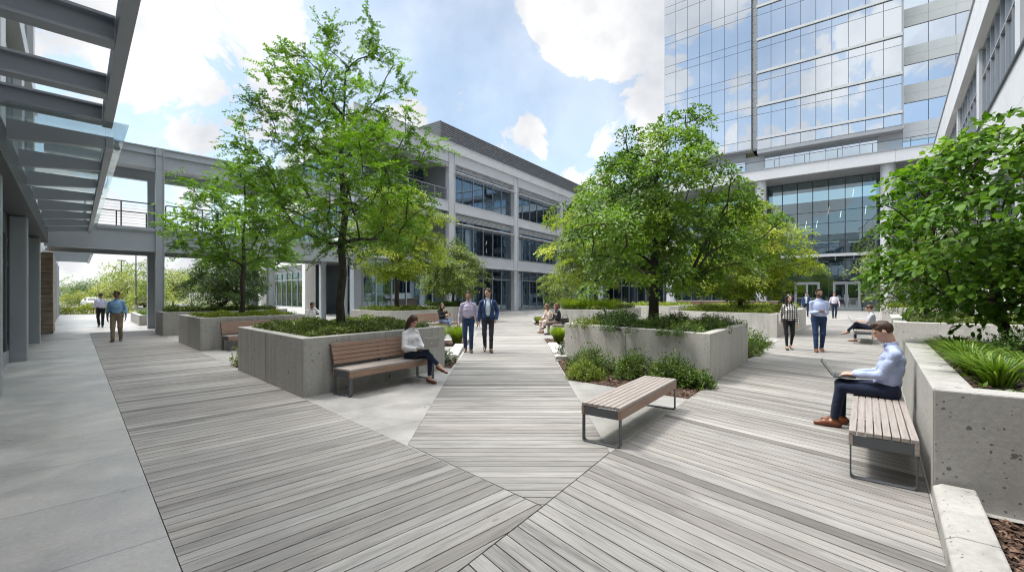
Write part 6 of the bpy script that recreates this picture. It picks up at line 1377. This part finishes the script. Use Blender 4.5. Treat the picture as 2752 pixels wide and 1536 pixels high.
# woman on the long bench
WL = (-1.93, 8.45); WF = (.80, -.60)
person('woman in a white blouse with crossed legs using a laptop on the long bench', WL, WF, seated(-.035, .075, 'R', -.10, -.55, .53, wrR=V3(.115, .255, .665), wrL=V3(-.08, .30, .66), epR=(.7, -1, -.6), epL=(-.6, -1, -.6), handR=(V3(-.35, 1, -.04), V3(0, -.1, -1), .5), handL=(V3(.3, 1, -.04), V3(0, -.1, -1), .5)),
       dict(h=1.70, fem=True, w=.98, skin=SK2, hair=(.060, .026, .014), hairstyle='long', sit=True, top=dict(mat=WHITE, ex=.012, hem=-.01, v=.12, wr=.006, cuff=.042), leg=dict(mat=NAVY2, flare=.042, len=.86), shoe=LEATH((.13, .045, .028)), flats=True, seed=10), .0055)
laptop('silver laptop open on the lap of the woman in a white blouse', seatframe(WL, WF, (.0, .41, .655), -.05, -.10), ALU, 108, True)
# others on benches
CL = (12.50, 15.25); CF = (-.82, .57)
person('person in a pale short sleeved shirt sitting with crossed legs', CL, CF, seated(-.03, .07, 'L', 0, -.30, .56, wrR=V3(.10, .30, .72), wrL=V3(-.06, .33, .74), epR=(.7, -1, -.6), epL=(-.6, -1, -.6), handR=(V3(-.3, 1, .1), V3(0, -.3, 1), .6), handL=(V3(.3, 1, .1), V3(0, -.3, 1), .6)),
       dict(h=1.72, fem=True, w=1.08, skin=SK2, hair=(.07, .035, .02), hairstyle='bun', sit=True, top=dict(mat=LGREY, ex=.012, hem=-.02, sleeve=.42), leg=dict(mat=NAVY2, flare=.048, len=.9), shoe=NUDE, flats=True, seed=11), .008)
BL_ = (-3.02, 19.05); BF = (.80, -.60)
person('laughing woman in a black sweater with a scarf and crossed legs on a bench', BL_, BF, seated(-.08, .05, 'L', -.45, .08, .56, wrR=V3(.06, .24, .80), wrL=V3(-.02, .22, .98), epR=(.7, -1, -.6), epL=(-.6, -.6, -.9), handL=(V3(.3, .2, 1), V3(.6, -.4, 0), .7)),
       dict(h=1.74, fem=True, w=1.02, skin=SK2, hair=DK, hairstyle='bob', sit=True, smile=True, glasses='clear', scarf=GOLD, top=dict(mat=BLACK, ex=.012, hem=.0, collar=False), leg=dict(mat=JEANG, flare=.052, ex=.006, len=.95), shoe=BLK, seed=12), .008)
JL = (1.92, 18.35); JF = (-.97, -.20)
person('woman with reddish hair in a black jacket and taupe trousers with crossed legs', JL, JF, seated(.0, .08, 'R', .0, -.05, .56, wrR=V3(.06, .26, .78), wrL=V3(-.04, .24, .86), epR=(.7, -1, -.6), epL=(-.6, -.8, -.7), handL=(V3(.2, .5, .8), V3(.6, -.4, 0), .7)),
       dict(h=1.72, fem=True, w=1.04, skin=SK2, hair=(.12, .045, .022), hairstyle='bob', sit=True, top=dict(mat=WHITE, hem=.0), jacket=dict(mat=BLACK, hem=.14, open=.05), leg=dict(mat=TAUPE, flare=.052, ex=.006), shoe=BLK, seed=13), .008)
person('person in pale clothes sitting just beyond the woman in a black jacket', (1.62, 19.35), (-.75, -.66), seated(.05, .09, None, -.2, -.15, .56, wrR=V3(.12, .34, .66), wrL=V3(-.05, .26, .95), epL=(-.6, -.6, -.9)),
       dict(h=1.68, fem=True, w=1.0, skin=SK1, hair=(.16, .08, .04), hairstyle='bob', sit=True, top=dict(mat=PINK, ex=.01, hem=.0, collar=False), leg=dict(mat=PINK, flare=.055), shoe=NUDE, seed=14), .009)
person('man in a white shirt holding a hand to his face behind the tall tree planter', (-8.10, 17.62), (.72, -.70), seated(.04, .09, None, -.1, -.35, .56, wrR=V3(.14, .30, .66), wrL=V3(-.03, .21, 1.14), epR=(.7, -1, -.6), epL=(-.8, -.3, -.9), handL=(V3(.1, -.1, 1), V3(.3, -1, 0), .8)),
       dict(h=1.80, w=1.08, skin=(.30, .16, .11), hair=DK, sit=True, top=dict(mat=WHITE, ex=.008, hem=.0), leg=dict(mat=NAVY2, flare=.052), shoe=BLK, seed=15), .008)
# things held or carried
w = (J6['wrR'] + J6['wrL']) / 2; ph = thing('phone', 'dark phone held by the bearded man', 'phone', (w.x - .02, w.y - .10, w.z + .045), .4); m = MB(); m.box(-.036, .036, -.075, .075, -.004, .004); m.build('case', M['steel'], ph, bevel=.003)
m = MB(); m.box(-.033, .033, -.070, .070, .0042, .005); m.build('display', simple('phone_screen', (.03, .035, .04), .1), ph)
T_ = seatframe(CL, CF, (0, .40, .69), -.02); laptop('thin pale laptop on the lap of the person in a short sleeved shirt', T_, ALU, 120)
hb = thing('handbag', 'black shoulder bag beside the woman in a black jacket', 'bag', (2.18, 18.0, .45), .3); B = Field(V3(-.3, -.2, -.05), V3(.3, .2, .5), .008); B.box(V3(0, 0, .13), (.16, .06, .13), np.eye(3), .04, 0); B.wrinkle(.003, 30, 2); put_mesh('bag_body', B, BLK, hb); m = MB(); m.tube([(-.13, 0, .24), (-.09, 0, .36), (0, 0, .41), (.09, 0, .36), (.13, 0, .24)], .009, 6); m.build('strap', BLK, hb)
# ---------------------------------------------------------------- cars beyond the plaza
def car(label, x, y, rz, col, seed):
    o = thing('parked_car', label, 'car', (x, y, -.06), rz, 'cars parked beyond the plaza'); paint = simple('car_paint', col, .25, 0, .03, 1, spec=.6)
    prof = [(-2.2, .42), (-2.25, .75), (-2.0, .92), (-1.15, .98), (-.55, 1.36), (.2, 1.45), (1.0, 1.40), (1.75, 1.02), (2.15, .92), (2.25, .55), (2.2, .35), (1.9, .28), (-1.9, .28)]
    m = MB(); n = len(prof); ws = [.78 if z > 1.2 else (.86 if z > .9 else .89) for _, z in prof]
    vs = [(p[0], -w_ * (.80 if p[1] > 1.2 else 1), p[1]) for p, w_ in zip(prof, ws)] + [(p[0], w_ * (.80 if p[1] > 1.2 else 1), p[1]) for p, w_ in zip(prof, ws)]
    m.add(vs, [tuple(range(n)), tuple(range(n, 2 * n))[::-1]] + [(i, i + n, (i + 1) % n + n, (i + 1) % n) for i in range(n)]); m.build('body', paint, o, bevel=.05)
    gl = simple('car_window_glass', (.03, .035, .04), .08)
    for s in (-1, 1):
        g = MB(); yv = lambda z: s * (.885 - .255 * max(0, (z - .95) / .45)); q = [(-1.0, 1.0), (-.5, 1.30), (.25, 1.37), (.25, 1.0)]; q2 = [(.32, 1.0), (.32, 1.37), (.95, 1.33), (1.5, 1.02)]
        for w_ in (q, q2): g.add([(a, yv(b) + s * .012, b) for a, b in w_], [(0, 1, 2, 3)])
        g.build('side_window', gl, o)
        for xx in (-1.4, 1.4):
            t = MB(); t.tube([(xx, s * .70, .33), (xx, s * .90, .33)], .33, 20); wo = t.build('wheel', simple('tyre_rubber', (.02, .02, .022), .8), o, smooth=True); r_ = MB(); r_.tube([(xx, s * .895, .33), (xx, s * .915, .33)], .20, 14); r_.build('rim', M['silver'], wo)
    g = MB(); g.add([(-1.12, -.72, 1.01), (-1.12, .72, 1.01), (-.58, .60, 1.345), (-.58, -.60, 1.345)], [(0, 1, 2, 3)]); g.build('windscreen', gl, o)
    for s in (-1, 1): h = MB(); h.box(-2.235, -2.12, s * .62 - .14, s * .62 + .14, .66, .80); h.build('headlight', M['silver'], o)
car('white car parked beyond the hedge at the end of the shaded walkway', -53.4, 55.8, 2.5, (.72, .72, .70), 1)
car('dark red car parked just beyond the white car', -50.6, 59.5, 2.5, (.10, .02, .02), 2)
